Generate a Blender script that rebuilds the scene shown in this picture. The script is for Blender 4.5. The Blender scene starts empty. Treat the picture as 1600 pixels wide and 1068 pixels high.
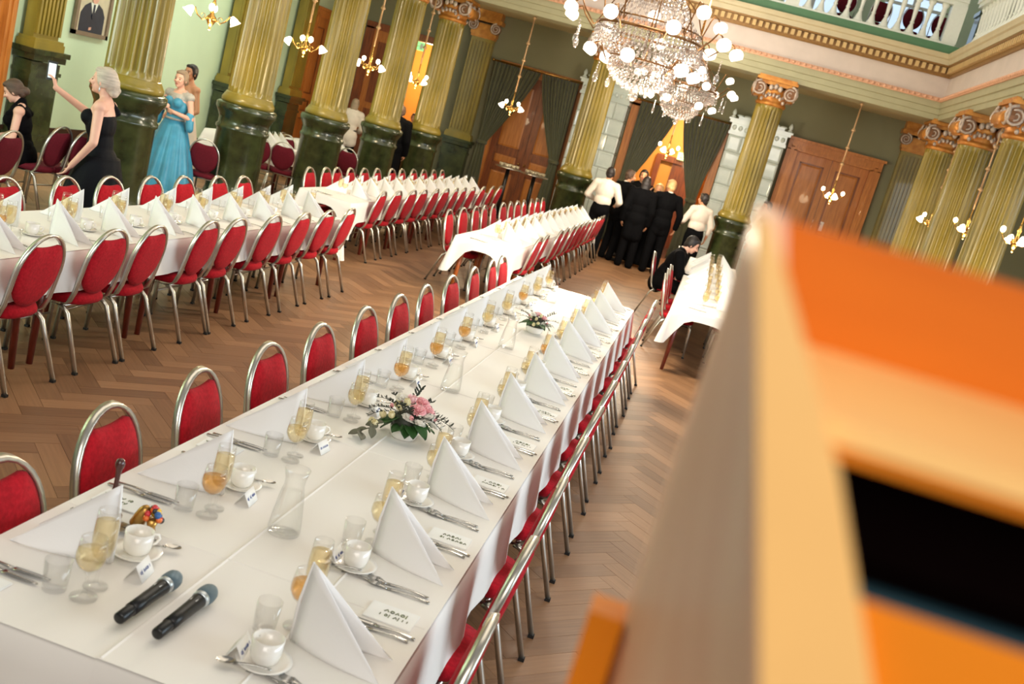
import bpy, bmesh, math, random
from mathutils import Vector, Matrix, Euler
R = random.Random(7)
PI = math.pi
SC = bpy.context.scene
COL = SC.collection

# ------------------------------------------------------------------ camera
H = 2.22
PITCH, YAW, ROLL = 0.20564506, -0.14690327, -0.2715273
fw = Vector((math.sin(YAW)*math.cos(PITCH), math.cos(YAW)*math.cos(PITCH), -math.sin(PITCH)))
rt0 = Vector((math.cos(YAW), -math.sin(YAW), 0)); dn0 = fw.cross(rt0)
cr, sr = math.cos(ROLL), math.sin(ROLL)
rt = cr*rt0 + sr*dn0; dn = -sr*rt0 + cr*dn0
cam_data = bpy.data.cameras.new('camera'); cam = bpy.data.objects.new('camera', cam_data); COL.objects.link(cam)
cm = Matrix.Identity(4)
for i in range(3):
    cm[i][0] = rt[i]; cm[i][1] = -dn[i]; cm[i][2] = -fw[i]
cm[2][3] = H
cam.matrix_world = cm
cam_data.sensor_width = 36; cam_data.lens = 1620/1600*36; cam_data.clip_start = 0.02; cam_data.clip_end = 200
cam_data.dof.use_dof = True; cam_data.dof.focus_distance = 5.6; cam_data.dof.aperture_fstop = 4.4
SC.camera = cam
# ------------------------------------------------------------------ world, lights, exposure
SC.view_settings.view_transform = 'Standard'; SC.view_settings.look = 'None'
SC.view_settings.gamma = 1; SC.view_settings.use_curve_mapping = False
SC.view_settings.exposure = 0.30
SC.cycles.transparent_max_bounces = 16; SC.cycles.max_bounces = 7; SC.cycles.sample_clamp_indirect = 6
SC.cycles.caustics_reflective = False; SC.cycles.caustics_refractive = False
W = bpy.data.worlds.new('daylight'); SC.world = W; W.use_nodes = True
W.node_tree.nodes['Background'].inputs[0].default_value = (1.0, 0.97, 0.92, 1)
W.node_tree.nodes['Background'].inputs[1].default_value = 0.2
def light(name, kind, loc, energy, color, size=None, size_y=None, target=None, radius=None):
    d = bpy.data.lights.new(name, kind); o = bpy.data.objects.new(name, d); COL.objects.link(o)
    o.location = loc; d.energy = energy; d.color = color
    if kind == 'AREA':
        d.shape = 'RECTANGLE'; d.size = size; d.size_y = size_y or size
    if radius is not None: d.shadow_soft_size = radius
    if target is not None:
        o.rotation_euler = (Vector(target)-Vector(loc)).to_track_quat('-Z', 'Y').to_euler()
    return o
light('hall_fill_light', 'AREA', (1.5, -4.5, 5.0), 380, (1.0, 0.94, 0.86), 6, 4, (-1.5, 8, 0.5))  # added warm fill behind the camera for lectern and near cloth
light('right_window_light', 'AREA', (7.05, 7.5, 2.6), 700, (0.74, 0.88, 1.0), 14, 2.4, (-4, 8.5, 1.0))
light('overhead_fill_light', 'AREA', (-1.2, 11, 9.5), 470, (1.0, 0.87, 0.68), 8, 16, (-1.2, 10, 0))  # added overhead fill, standing for light off the ceiling
light('aisle_fill_light', 'AREA', (-8.3, 3.0, 3.2), 260, (0.86, 1.0, 0.94), 2.0, 2.6, (-9.5, 14.5, 1.8))  # added fill that brightens the left aisle wall
light('aisle_wall_fill_light', 'AREA', (-7.5, 15.0, 4.2), 110, (0.90, 1.0, 0.92), 8, 1.0, (-9.5, 15.0, 2.0))  # added unseen panel under the aisle ceiling, lifts the wall

# ------------------------------------------------------------------ materials
def lin(c): return tuple(((v/255)/12.92 if v/255 <= 0.04045 else ((v/255+0.055)/1.055)**2.4) for v in c)
def mat(name, rgb, rough=0.5, metal=0.0, noise=0.0, scale=20.0, bump=0.0, bscale=None, rgb2=None, coat=0.0, spec=0.5, sheen=0.0, emit=None, estr=0.0, stretch=None):
    m = bpy.data.materials.new(name); m.use_nodes = True
    nt = m.node_tree; b = nt.nodes['Principled BSDF']
    c = lin(rgb)
    b.inputs['Base Color'].default_value = (*c, 1); b.inputs['Roughness'].default_value = rough
    b.inputs['Metallic'].default_value = metal; b.inputs['Specular IOR Level'].default_value = spec
    b.inputs['Coat Weight'].default_value = coat
    if sheen: b.inputs['Sheen Weight'].default_value = sheen
    if emit:
        b.inputs['Emission Color'].default_value = (*lin(emit), 1); b.inputs['Emission Strength'].default_value = estr
    if noise or bump or rgb2:
        tc = nt.nodes.new('ShaderNodeTexCoord'); mp = nt.nodes.new('ShaderNodeMapping')
        nt.links.new(tc.outputs['Object'], mp.inputs[0])
        if stretch: mp.inputs['Scale'].default_value = stretch
        n = nt.nodes.new('ShaderNodeTexNoise'); n.inputs['Scale'].default_value = scale; n.inputs['Detail'].default_value = 4
        nt.links.new(mp.outputs[0], n.inputs['Vector'])
        if noise or rgb2:
            r = nt.nodes.new('ShaderNodeValToRGB'); r.color_ramp.elements[0].position = 0.32; r.color_ramp.elements[1].position = 0.68
            c2 = lin(rgb2) if rgb2 else tuple(min(1, v*(1+noise)) for v in c)
            c1 = c if rgb2 else tuple(v*(1-noise) for v in c)
            r.color_ramp.elements[0].color = (*c1, 1); r.color_ramp.elements[1].color = (*c2, 1)
            nt.links.new(n.outputs[0], r.inputs[0]); nt.links.new(r.outputs[0], b.inputs['Base Color'])
        if bump:
            n2 = n
            if bscale:
                n2 = nt.nodes.new('ShaderNodeTexNoise'); n2.inputs['Scale'].default_value = bscale
                nt.links.new(mp.outputs[0], n2.inputs['Vector'])
            bp = nt.nodes.new('ShaderNodeBump'); bp.inputs['Strength'].default_value = bump; bp.inputs['Distance'].default_value = 0.01
            nt.links.new(n2.outputs[0], bp.inputs['Height']); nt.links.new(bp.outputs[0], b.inputs['Normal'])
    return m
def glassy(name, tint=(1, 1, 1), refl=0.9, body=None, bodyw=0.0, power=0.35):
    """thin clear glass: see-through, with reflections that grow towards the rim"""
    m = bpy.data.materials.new(name); m.use_nodes = True; nt = m.node_tree
    for n in list(nt.nodes): nt.nodes.remove(n)
    out = nt.nodes.new('ShaderNodeOutputMaterial'); tr = nt.nodes.new('ShaderNodeBsdfTransparent'); gl = nt.nodes.new('ShaderNodeBsdfGlossy')
    lw = nt.nodes.new('ShaderNodeLayerWeight'); lw.inputs[0].default_value = power
    mx = nt.nodes.new('ShaderNodeMixShader'); mu = nt.nodes.new('ShaderNodeMath'); mu.operation = 'MULTIPLY'; mu.inputs[1].default_value = refl
    tr.inputs[0].default_value = (*tint, 1); gl.inputs[1].default_value = 0.05
    nt.links.new(lw.outputs['Facing'], mu.inputs[0]); nt.links.new(mu.outputs[0], mx.inputs[0])
    last = tr
    if body:
        df = nt.nodes.new('ShaderNodeBsdfDiffuse'); df.inputs[0].default_value = (*lin(body), 1)
        m2 = nt.nodes.new('ShaderNodeMixShader'); m2.inputs[0].default_value = bodyw
        nt.links.new(tr.outputs[0], m2.inputs[1]); nt.links.new(df.outputs[0], m2.inputs[2]); last = m2
    nt.links.new(last.outputs[0], mx.inputs[1]); nt.links.new(gl.outputs[0], mx.inputs[2]); nt.links.new(mx.outputs[0], out.inputs[0])
    return m
def emis(name, rgb, s):
    return mat(name, (250, 245, 235), rough=0.3, emit=rgb, estr=s)
M = {}
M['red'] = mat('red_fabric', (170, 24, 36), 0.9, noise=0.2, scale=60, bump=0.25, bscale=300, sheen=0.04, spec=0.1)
M['maroon'] = mat('shaded_maroon_fabric', (96, 20, 34), 0.85, noise=0.15, scale=60, spec=0.2)  # darker red; the aisle chairs' shade is painted into it
M['chrome'] = mat('satin_metal', (205, 202, 192), 0.28, metal=0.92, noise=0.05, scale=15)
M['rubber'] = mat('black_rubber', (24, 22, 20), 0.7)
M['cloth'] = mat('white_tablecloth', (236, 232, 226), 0.85, bump=0.12, scale=6, bscale=9, spec=0.15)
M['napkin'] = mat('white_napkin', (240, 239, 238), 0.9, bump=0.08, scale=8, bscale=350, spec=0.1)
M['paper'] = mat('white_card', (240, 240, 238), 0.7, noise=0.02, spec=0.2)
M['ink'] = mat('blue_ink', (60, 78, 140), 0.6, noise=0.1)
M['inkg'] = mat('grey_green_print', (124, 134, 84), 0.6, rgb2=(70, 72, 66), scale=120)
M['china'] = mat('white_china', (238, 234, 226), 0.18, coat=0.4, noise=0.015)
M['steel'] = mat('steel_cutlery', (190, 188, 184), 0.2, metal=1.0, noise=0.05)
M['glass'] = glassy('clear_glass', (1.0, 1.0, 1.0), 0.5, power=0.22)
M['water'] = glassy('water', (0.988, 0.995, 0.99), 0.14, power=0.15)
M['champ'] = glassy('champagne', (0.99, 0.925, 0.75), 0.4, (255, 230, 176), 0.14, power=0.2)
M['amber'] = glassy('amber_drink', (0.97, 0.76, 0.46), 0.4, (240, 176, 90), 0.16, power=0.2)
M['glint_fill'] = glassy('glint_fill', (0.98, 0.92, 0.75), 0.4, (255, 242, 210), 0.9)  # near-opaque pale fill paints the bright glints of the small glasses
M['mahog'] = mat('red_brown_wood', (112, 38, 24), 0.35, noise=0.25, scale=12, coat=0.3, stretch=(6, 6, 1))
M['oakleg'] = mat('orange_brown_wood', (170, 92, 36), 0.35, noise=0.2, scale=12, coat=0.3, stretch=(6, 6, 1))
M['tabletop'] = mat('brown_tabletop', (120, 70, 40), 0.5, noise=0.2, scale=8)
M['yellowcol'] = mat('olive_gold_paint', (156, 134, 48), 0.34, rgb2=(122, 108, 38), scale=3.5, coat=0.2, stretch=(1, 1, .4))
M['greenped'] = mat('dark_green_marbling', (66, 76, 42), 0.26, rgb2=(30, 38, 20), scale=4.5, coat=0.3)
M['gold'] = mat('gilded_plaster', (214, 150, 70), 0.4, metal=0.4, rgb2=(176, 108, 42), scale=9)
M['silverleaf'] = mat('silvered_plaster', (206, 190, 176), 0.4, metal=0.3, rgb2=(168, 150, 136), scale=14)
M['volutedark'] = mat('shaded_gilding', (128, 88, 58), 0.5, metal=0.3, noise=0.1, scale=20)  # darkened disc: groove shade behind the spiral ridge is in the colour
M['cream'] = mat('cream_paint', (194, 182, 148), 0.5, noise=0.05, scale=4)
M['creamgreen'] = mat('pale_green_cream_paint', (168, 164, 130), 0.5, noise=0.05, scale=4)
M['frieze'] = mat('pale_pink_plaster', (204, 190, 180), 0.6, noise=0.05, scale=3)
M['pinkbead'] = mat('salmon_bead_paint', (218, 168, 136), 0.5, noise=0.1, scale=30)
M['tan'] = mat('tan_dentil_paint', (200, 168, 112), 0.5, noise=0.08, scale=10)
M['ochre'] = mat('ochre_gilding', (138, 102, 52), 0.45, metal=0.15, noise=0.12, scale=20)
M['plinth'] = mat('mid_green_paint', (86, 130, 92), 0.5, noise=0.08, scale=3)
M['white'] = mat('white_gloss_paint', (232, 236, 226), 0.35, noise=0.02)
M['uppergreen'] = mat('lime_green_marbling', (150, 160, 62), 0.2, rgb2=(92, 112, 40), scale=4, coat=0.4)
M['mint'] = mat('mint_wall_paint', (204, 226, 192), 0.6, noise=0.04, scale=1.5)
M['olive'] = mat('shaded_olive_wall_paint', (128, 126, 96), 0.65, noise=0.05, scale=1.2)  # darker than the mint: the far wall's shade is in the colour
M['soffit'] = mat('beige_soffit_paint', (196, 184, 142), 0.6, noise=0.05, scale=1.5)
M['darkbase'] = mat('dark_brown_skirting', (64, 42, 30), 0.35, noise=0.2, scale=5)
M['doorwood'] = mat('varnished_orange_wood', (204, 130, 56), 0.42, rgb2=(176, 104, 38), scale=5, coat=0.1, stretch=(5, 5, .6))
M['doordark'] = mat('varnished_brown_wood', (150, 80, 32), 0.4, rgb2=(108, 54, 20), scale=5, coat=0.12, stretch=(5, 5, .6))
M['warmwall'] = mat('warm_orange_wall_paint', (230, 172, 84), 0.6, noise=0.04, scale=2)
M['tile'] = mat('pale_glazed_tile', (222, 233, 230), 0.14, rgb2=(202, 216, 214), scale=3, coat=0.6)
M['grout'] = mat('grey_joint', (150, 156, 148), 0.8, noise=0.08)
M['curtain'] = mat('grey_green_curtain', (92, 94, 70), 0.85, noise=0.12, scale=6, sheen=0.3, spec=0.15, stretch=(5, 5, .5))
M['brass'] = mat('polished_brass', (206, 160, 84), 0.22, metal=1.0, noise=0.08)
M['crystal'] = glassy('cut_crystal', (0.97, 0.95, 0.94), 1.0, (240, 226, 218), 0.12, power=0.5)
M['lamp'] = emis('lit_lamp_glass', (255, 236, 206), 5.0)
M['globe'] = emis('lit_opal_globe', (255, 240, 222), 2.2)
M['darkbrass'] = mat('aged_brass', (122, 84, 46), 0.35, metal=0.8, noise=0.1)
M['bulb'] = emis('lit_bulb', (255, 228, 186), 14.0)
M['black'] = mat('black_plastic', (16, 16, 17), 0.35, noise=0.1)
M['blacksoft'] = mat('black_cloth', (10, 9, 12), 0.85, noise=0.2, scale=30, spec=0.08)
M['sequin'] = mat('black_sequins', (10, 12, 18), 0.5, noise=0.4, scale=150, bump=0.5, bscale=240, spec=0.1)
M['suit'] = mat('dark_suit_cloth', (10, 10, 12), 0.85, noise=0.15, scale=40, spec=0.08)
M['shirt'] = mat('white_shirt_cloth', (226, 214, 200), 0.8, noise=0.04, scale=10, bump=0.3, bscale=14)
M['bluedress'] = mat('turquoise_satin', (58, 144, 178), 0.42, noise=0.12, scale=8, sheen=0.2)
M['bodice'] = mat('pale_sequin_lace', (176, 172, 164), 0.35, noise=0.3, scale=160, bump=0.5, bscale=200)
M['skin'] = mat('skin', (222, 172, 150), 0.5, noise=0.04, scale=12)
M['skin2'] = mat('tanned_skin', (206, 148, 112), 0.5, noise=0.04, scale=12)
M['lip'] = mat('lips', (170, 84, 80), 0.4, noise=0.05)
M['eye'] = mat('dark_eye', (40, 30, 28), 0.2, noise=0.05)
M['hairblond'] = mat('platinum_hair', (192, 178, 162), 0.45, noise=0.22, scale=9, stretch=(1, 1, 6), bump=0.4, bscale=60)
M['hairbrown'] = mat('brown_hair', (84, 62, 48), 0.5, noise=0.3, scale=9, stretch=(1, 1, 6), bump=0.4, bscale=60)
M['hairdark'] = mat('dark_hair', (34, 26, 24), 0.45, noise=0.3, scale=9, bump=0.4, bscale=60)
M['hairash'] = mat('ash_blonde_hair', (150, 128, 104), 0.5, noise=0.25, scale=9, bump=0.4, bscale=60)
M['lectlit'] = mat('lit_orange_veneer', (232, 140, 30), 0.5, rgb2=(222, 126, 22), scale=4, spec=0.2)  # lit copy of the lectern wood, brightness put into the colour
M['rodcopper'] = mat('copper_beige_rod', (206, 168, 124), 0.4, metal=0.5, noise=0.06)
M['hairhoney'] = mat('honey_hair', (196, 154, 104), 0.5, noise=0.3, scale=9, bump=0.4, bscale=60)
M['leaf'] = mat('deep_green_leaf', (52, 92, 40), 0.4, rgb2=(32, 66, 30), scale=14)
M['leafdark'] = mat('dark_spray_leaf', (40, 46, 34), 0.5, noise=0.2, scale=40)
M['euca'] = mat('grey_green_leaf', (96, 96, 78), 0.55, noise=0.15, scale=20)
M['petalpink'] = mat('pink_petal', (232, 148, 156), 0.6, rgb2=(244, 190, 190), scale=40)
M['petalblush'] = mat('blush_petal', (240, 200, 198), 0.6, rgb2=(232, 172, 178), scale=40)
M['petalwhite'] = mat('white_petal', (240, 236, 226), 0.6, noise=0.03, scale=40)
M['petalcream'] = mat('cream_petal', (238, 228, 190), 0.6, rgb2=(222, 208, 150), scale=30)
M['bellgold'] = mat('brushed_gold', (190, 146, 78), 0.3, metal=0.85, noise=0.15, scale=10)
M['handle'] = mat('dark_turned_wood', (70, 34, 30), 0.3, noise=0.2, coat=0.4)
M['grille'] = mat('blue_grey_grille', (110, 132, 146), 0.4, metal=0.5, noise=0.2, scale=300, bump=0.8, bscale=500)
M['silverband'] = mat('silver_band', (196, 204, 208), 0.3, metal=0.7, noise=0.04)
M['screen'] = emis('lit_phone_screen', (150, 200, 216), 0.5)
M['wpane'] = emis('daylit_window_pane', (176, 208, 240), 0.9)
M['exitgreen'] = emis('lit_exit_sign', (60, 190, 90), 1.5)
M['exitdark'] = mat('exit_sign_print', (24, 60, 40), 0.5, noise=0.05)
M['canvas'] = mat('painted_canvas', (206, 196, 168), 0.5, noise=0.08, scale=8)
M['navy'] = mat('painted_navy', (36, 42, 58), 0.5, noise=0.15, scale=12)
M['frame'] = mat('grey_brown_picture_frame', (130, 112, 92), 0.4, noise=0.12, scale=10)
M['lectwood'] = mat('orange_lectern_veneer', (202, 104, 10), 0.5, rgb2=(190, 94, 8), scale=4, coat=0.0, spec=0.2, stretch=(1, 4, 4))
M['lectside'] = mat('lit_side_veneer', (246, 204, 178), 0.45, rgb2=(234, 180, 152), scale=4, stretch=(1, 3, 1))  # light on the lectern's side face is painted into this paler wood
M['lectrim'] = mat('lit_lectern_edge', (240, 190, 118), 0.4, noise=0.06, scale=6)  # lighter wood paints the light on the ledge and front edge
M['lectdark'] = mat('black_recess', (9, 4, 4), 0.9, noise=0.1, spec=0.0)
M['lectteal'] = mat('dark_teal_edge', (24, 58, 70), 0.5, noise=0.05)
M['stage'] = mat('dark_stage_floor', (70, 52, 40), 0.6, noise=0.15, scale=4)
M['wglass'] = glassy('window_glass', (0.95, 0.97, 1.0), 0.4)
for k, c in (('bred', (200, 40, 50)), ('bblue', (40, 96, 160)), ('byellow', (232, 190, 60)), ('borange', (230, 110, 40)), ('bblack', (28, 24, 28))):
    M[k] = mat('bead_'+{'bred': 'red', 'bblue': 'blue', 'byellow': 'yellow', 'borange': 'orange', 'bblack': 'black'}[k], c, 0.3, coat=0.4, noise=0.05)

# ------------------------------------------------------------------ mesh builder
class MB:
    def __init__(s): s.v = []; s.f = []; s.mi = []; s.sm = []; s.x = Matrix.Identity(4); s.m = 0
    def add(s, vs, fs, smooth=False):
        o = len(s.v); s.v += [tuple(s.x @ Vector(p)) for p in vs]
        for f in fs: s.f.append([i+o for i in f]); s.mi.append(s.m); s.sm.append(smooth)
        return s
    def box(s, c, d, rot=None, bevel=0):
        hx, hy, hz = d[0]/2, d[1]/2, d[2]/2
        vs = [Vector((x*hx, y*hy, z*hz)) for z in (-1, 1) for y in (-1, 1) for x in (-1, 1)]
        if rot is not None: vs = [rot @ p for p in vs]
        return s.add([p+Vector(c) for p in vs], [(0, 2, 3, 1), (4, 5, 7, 6), (0, 1, 5, 4), (2, 6, 7, 3), (0, 4, 6, 2), (1, 3, 7, 5)])
    def span(s, a, b):
        return s.box([(a[i]+b[i])/2 for i in range(3)], [abs(b[i]-a[i]) for i in range(3)])
    def lathe(s, prof, n=16, c=(0, 0, 0), smooth=True, capb=True, capt=True, arc=None):
        vs, fs = [], []
        for r, z in prof:
            for k in range(n):
                a = 2*PI*k/n; vs.append((c[0]+r*math.cos(a), c[1]+r*math.sin(a), c[2]+z))
        for j in range(len(prof)-1):
            for k in range(n):
                k2 = (k+1) % n; fs.append((j*n+k, j*n+k2, (j+1)*n+k2, (j+1)*n+k))
        if capb: fs.append(tuple(range(n-1, -1, -1)))
        if capt: fs.append(tuple((len(prof)-1)*n+k for k in range(n)))
        return s.add(vs, fs, smooth)
    def tube(s, path, r, n=6, closed=False, sec=None, smooth=True):
        P = [Vector(p) for p in path]; N = len(P); rs = r if isinstance(r, (list, tuple)) else [r]*N
        t0 = (P[1]-P[0]).normalized(); u = t0.orthogonal().normalized(); vs = []
        for i in range(N):
            if closed: t = (P[(i+1) % N]-P[i-1]).normalized()
            else: t = (P[min(i+1, N-1)]-P[max(i-1, 0)]).normalized()
            u = (u-t*u.dot(t)); u = u.normalized() if u.length > 1e-6 else t.orthogonal().normalized(); w = t.cross(u)
            for k in range(n):
                a = 2*PI*k/n
                vs.append(P[i]+(u*math.cos(a)+w*math.sin(a))*rs[i])
        fs = []
        for i in range(N if closed else N-1):
            j = (i+1) % N
            for k in range(n): k2 = (k+1) % n; fs.append((i*n+k, i*n+k2, j*n+k2, j*n+k))
        if not closed: fs += [tuple(range(n-1, -1, -1)), tuple((N-1)*n+k for k in range(n))]
        return s.add(vs, fs, smooth)
    def flat_tube(s, path, wdir, w, t, closed=False):
        """rectangular bar of width w along wdir and thickness t following a path"""
        P = [Vector(p) for p in path]; N = len(P); wd = Vector(wdir).normalized(); vs = []
        for i in range(N):
            if closed: tg = (P[(i+1) % N]-P[i-1]).normalized()
            else: tg = (P[min(i+1, N-1)]-P[max(i-1, 0)]).normalized()
            q = tg.cross(wd).normalized(); ww = wd
            vs += [P[i]+ww*w/2+q*t/2, P[i]+ww*w/2-q*t/2, P[i]-ww*w/2-q*t/2, P[i]-ww*w/2+q*t/2]
        fs = []
        for i in range(N if closed else N-1):
            j = (i+1) % N
            for k in range(4): k2 = (k+1) % 4; fs.append((i*4+k, i*4+k2, j*4+k2, j*4+k))
        if not closed: fs += [(3, 2, 1, 0), tuple((N-1)*4+k for k in range(4))]
        return s.add(vs, fs, True)
    def cyl(s, a, b, r0, r1=None, n=8, smooth=True): return s.tube([a, b], [r0, r0 if r1 is None else r1], n, smooth=smooth)
    def ell(s, c, r, nu=10, nv=6, rot=None):
        if not isinstance(r, (list, tuple)): r = (r, r, r)
        vs = [Vector((0, 0, -r[2]))]; fs = []
        for j in range(1, nv):
            ph = -PI/2+PI*j/nv
            for k in range(nu):
                a = 2*PI*k/nu; vs.append(Vector((r[0]*math.cos(ph)*math.cos(a), r[1]*math.cos(ph)*math.sin(a), r[2]*math.sin(ph))))
        vs.append(Vector((0, 0, r[2]))); L = len(vs)-1
        for k in range(nu):
            k2 = (k+1) % nu; fs.append((0, 1+k2, 1+k)); fs.append((L, L-nu+k, L-nu+k2))
            for j in range(nv-2): a = 1+j*nu; fs.append((a+k, a+k2, a+nu+k2, a+nu+k))
        if rot is not None: vs = [rot @ p for p in vs]
        return s.add([p+Vector(c) for p in vs], fs, True)
    def caps(s, a, b, ra, rb, n=10):
        """tapered capsule"""
        A, B = Vector(a), Vector(b); d = B-A; L = d.length; t = d/L if L > 1e-6 else Vector((0, 0, 1))
        pts, rs = [], []
        for k in range(4): an = PI/2*(1-k/4); pts.append(A-t*ra*math.sin(an)*0.999); rs.append(max(ra*math.cos(an), ra*.06))
        pts.append(A); rs.append(ra)
        pts.append(A+d*1.0001 if L > 1e-6 else A+t*1e-4); rs.append(rb)
        for k in range(1, 5): an = PI/2*k/4; pts.append(B+t*(rb*math.sin(an)+1e-4)); rs.append(max(rb*math.cos(an), rb*.06))
        u = t.orthogonal().normalized(); w = t.cross(u); vs = []
        for p, r in zip(pts, rs):
            for k in range(n): an = 2*PI*k/n; vs.append(p+(u*math.cos(an)+w*math.sin(an))*r)
        N = len(pts); fs = []
        for i in range(N-1):
            for k in range(n): k2 = (k+1) % n; fs.append((i*n+k, i*n+k2, (i+1)*n+k2, (i+1)*n+k))
        fs += [tuple(range(n-1, -1, -1)), tuple((N-1)*n+k for k in range(n))]
        return s.add(vs, fs, True)
    def grid(s, fn, nu, nv, smooth=True, closed_u=False):
        vs = [fn(i/nu, j/nv) for j in range(nv+1) for i in range(nu+(0 if closed_u else 1))]
        w = nu if closed_u else nu+1; fs = []
        for j in range(nv):
            for i in range(nu): i2 = (i+1) % w; fs.append((j*w+i, j*w+i2, (j+1)*w+i2, (j+1)*w+i))
        return s.add(vs, fs, smooth)
    def sheet(s, fn, nu, nv, t, smooth=True):
        """a closed thin sheet: fn(u,v) -> point, thickness t along the local normal"""
        w = nu+1; top = [Vector(fn(i/nu, j/nv)) for j in range(nv+1) for i in range(w)]; bot = []
        for j in range(nv+1):
            for i in range(w):
                a = top[j*w+min(i+1, nu)]-top[j*w+max(i-1, 0)]; b = top[min(j+1, nv)*w+i]-top[max(j-1, 0)*w+i]
                n = a.cross(b); n = n.normalized() if n.length > 1e-9 else Vector((0, 0, 1)); bot.append(top[j*w+i]-n*t)
        o = len(top); fs = []
        for j in range(nv):
            for i in range(nu):
                q = (j*w+i, j*w+i+1, (j+1)*w+i+1, (j+1)*w+i); fs.append(q); fs.append(tuple(o+k for k in reversed(q)))
        per = [i for i in range(w)]+[j*w+nu for j in range(1, nv+1)]+[nv*w+i for i in range(nu-1, -1, -1)]+[j*w for j in range(nv-1, 0, -1)]
        for a, b in zip(per, per[1:]+per[:1]): fs.append((b, a, o+a, o+b))
        return s.add(top+bot, fs, smooth)
    def mesh(s, name, mats):
        me = bpy.data.meshes.new(name); me.from_pydata(s.v, [], s.f)
        if not isinstance(mats, (list, tuple)): mats = [mats]
        for m in mats: me.materials.append(m)
        me.polygons.foreach_set('material_index', s.mi); me.polygons.foreach_set('use_smooth', s.sm)
        me.update(); return me
    def obj(s, name, mats, parent=None, **kw): return ob(name, s.mesh(name, mats), parent, **kw)
def ob(name, data, parent=None, loc=None, rz=None, rot=None):
    o = bpy.data.objects.new(name, data); COL.objects.link(o)
    if parent is not None: o.parent = parent
    if loc is not None: o.location = loc
    if rz is not None: o.rotation_euler = (0, 0, rz)
    if rot is not None: o.rotation_euler = rot
    return o
def tag(o, label, cat, group=None):
    o['label'] = label; o['category'] = cat
    if group: o['group'] = group
    return o
def thing(name, label, cat, loc=(0, 0, 0), rz=0, group=None): return tag(ob(name, None, None, loc, rz), label, cat, group)
def struct(o): o['kind'] = 'structure'; return o
def place(kind, label, cat, loc, rz=0, group=None, rot=None):
    """put one more individual of a kind: kind = (name, root mesh or None, [(part name, mesh, [(sub name, mesh)])])"""
    name, root, parts = kind
    o = tag(ob(name, root, None, loc, rz, rot), label, cat, group)
    for pn, me, subs in parts:
        p = ob(pn, me, o)
        for sn, sm in subs: ob(sn, sm, p)
    return o
ORD = ['first', 'second', 'third', 'fourth', 'fifth', 'sixth', 'seventh', 'eighth', 'ninth', 'tenth', 'eleventh', 'twelfth', 'thirteenth', 'fourteenth']
# ------------------------------------------------------------------ floor: herringbone parquet
def in_view(p, pad=0):
    v = Vector(p)-Vector((0, 0, H)); d = v.dot(fw)
    if d < .3: return False
    x, y = 800+1620*v.dot(rt)/d, 534+1620*v.dot(dn)/d
    return -pad < x < 1600+pad and -pad < y < 1068+pad
def wood_floor():
    m = bpy.data.materials.new('oak_parquet'); m.use_nodes = True; nt = m.node_tree; b = nt.nodes['Principled BSDF']
    at = nt.nodes.new('ShaderNodeAttribute'); at.attribute_name = 'tone'
    uv = nt.nodes.new('ShaderNodeUVMap'); mp = nt.nodes.new('ShaderNodeMapping'); mp.inputs['Scale'].default_value = (3, 60, 1)
    n = nt.nodes.new('ShaderNodeTexNoise'); n.inputs['Scale'].default_value = 1.0; n.inputs['Detail'].default_value = 5
    nt.links.new(uv.outputs[0], mp.inputs[0]); nt.links.new(mp.outputs[0], n.inputs['Vector'])
    ad = nt.nodes.new('ShaderNodeMath'); ad.operation = 'MULTIPLY_ADD'; ad.inputs[1].default_value = 0.45
    nt.links.new(n.outputs[0], ad.inputs[0]); nt.links.new(at.outputs['Fac'], ad.inputs[2])
    r = nt.nodes.new('ShaderNodeValToRGB'); e = r.color_ramp.elements
    e[0].position = .2; e[0].color = (*lin((94, 64, 42)), 1); e[1].position = 1.0; e[1].color = (*lin((180, 136, 98)), 1)
    nt.links.new(ad.outputs[0], r.inputs[0]); nt.links.new(r.outputs[0], b.inputs['Base Color'])
    b.inputs['Roughness'].default_value = 0.42; b.inputs['Coat Weight'].default_value = 0.12; b.inputs['Coat Roughness'].default_value = 0.3
    return m
FL = wood_floor()
floor = struct(MB().span((-11, -5, -.25), (8, 30, -.008)).obj('floor', M['darkbase']))
def plank_mesh(name, planks):
    vs, fs, uvs, tones = [], [], [], []
    for (cx, cy, L, w, horiz, tone, dz) in planks:
        ux, uy = (1, 1) if horiz else (1, -1); s2 = 1/math.sqrt(2); ux, uy = ux*s2, uy*s2; px, py = -uy, ux
        o = len(vs); g = .0004; ou, ovv = R.random()*50, R.random()*50
        for z, k in ((-.008, 0), (dz, .0006)):
            for a, bb in ((-1, -1), (1, -1), (1, 1), (-1, 1)):
                la, lb = a*(L/2-g-k), bb*(w/2-g-k); vs.append((cx+ux*la+px*lb, cy+uy*la+py*lb, z))
        for f in ((4, 5, 6, 7), (0, 1, 5, 4), (1, 2, 6, 5), (2, 3, 7, 6), (3, 0, 4, 7)):
            fs.append([o+i for i in f])
            for i in f: a, bb = ((-1, -1), (1, -1), (1, 1), (-1, 1))[i % 4]; uvs.append((a*L/2+ou, bb*w/2+ovv))
            tones.append(tone)
    me = bpy.data.meshes.new(name); me.from_pydata(vs, [], fs); me.materials.append(FL)
    ul = me.uv_layers.new(name='UVMap'); ul.data.foreach_set('uv', [c for u in uvs for c in u])
    a = me.attributes.new('tone', 'FLOAT', 'FACE'); a.data.foreach_set('value', tones); me.update(); return me
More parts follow.
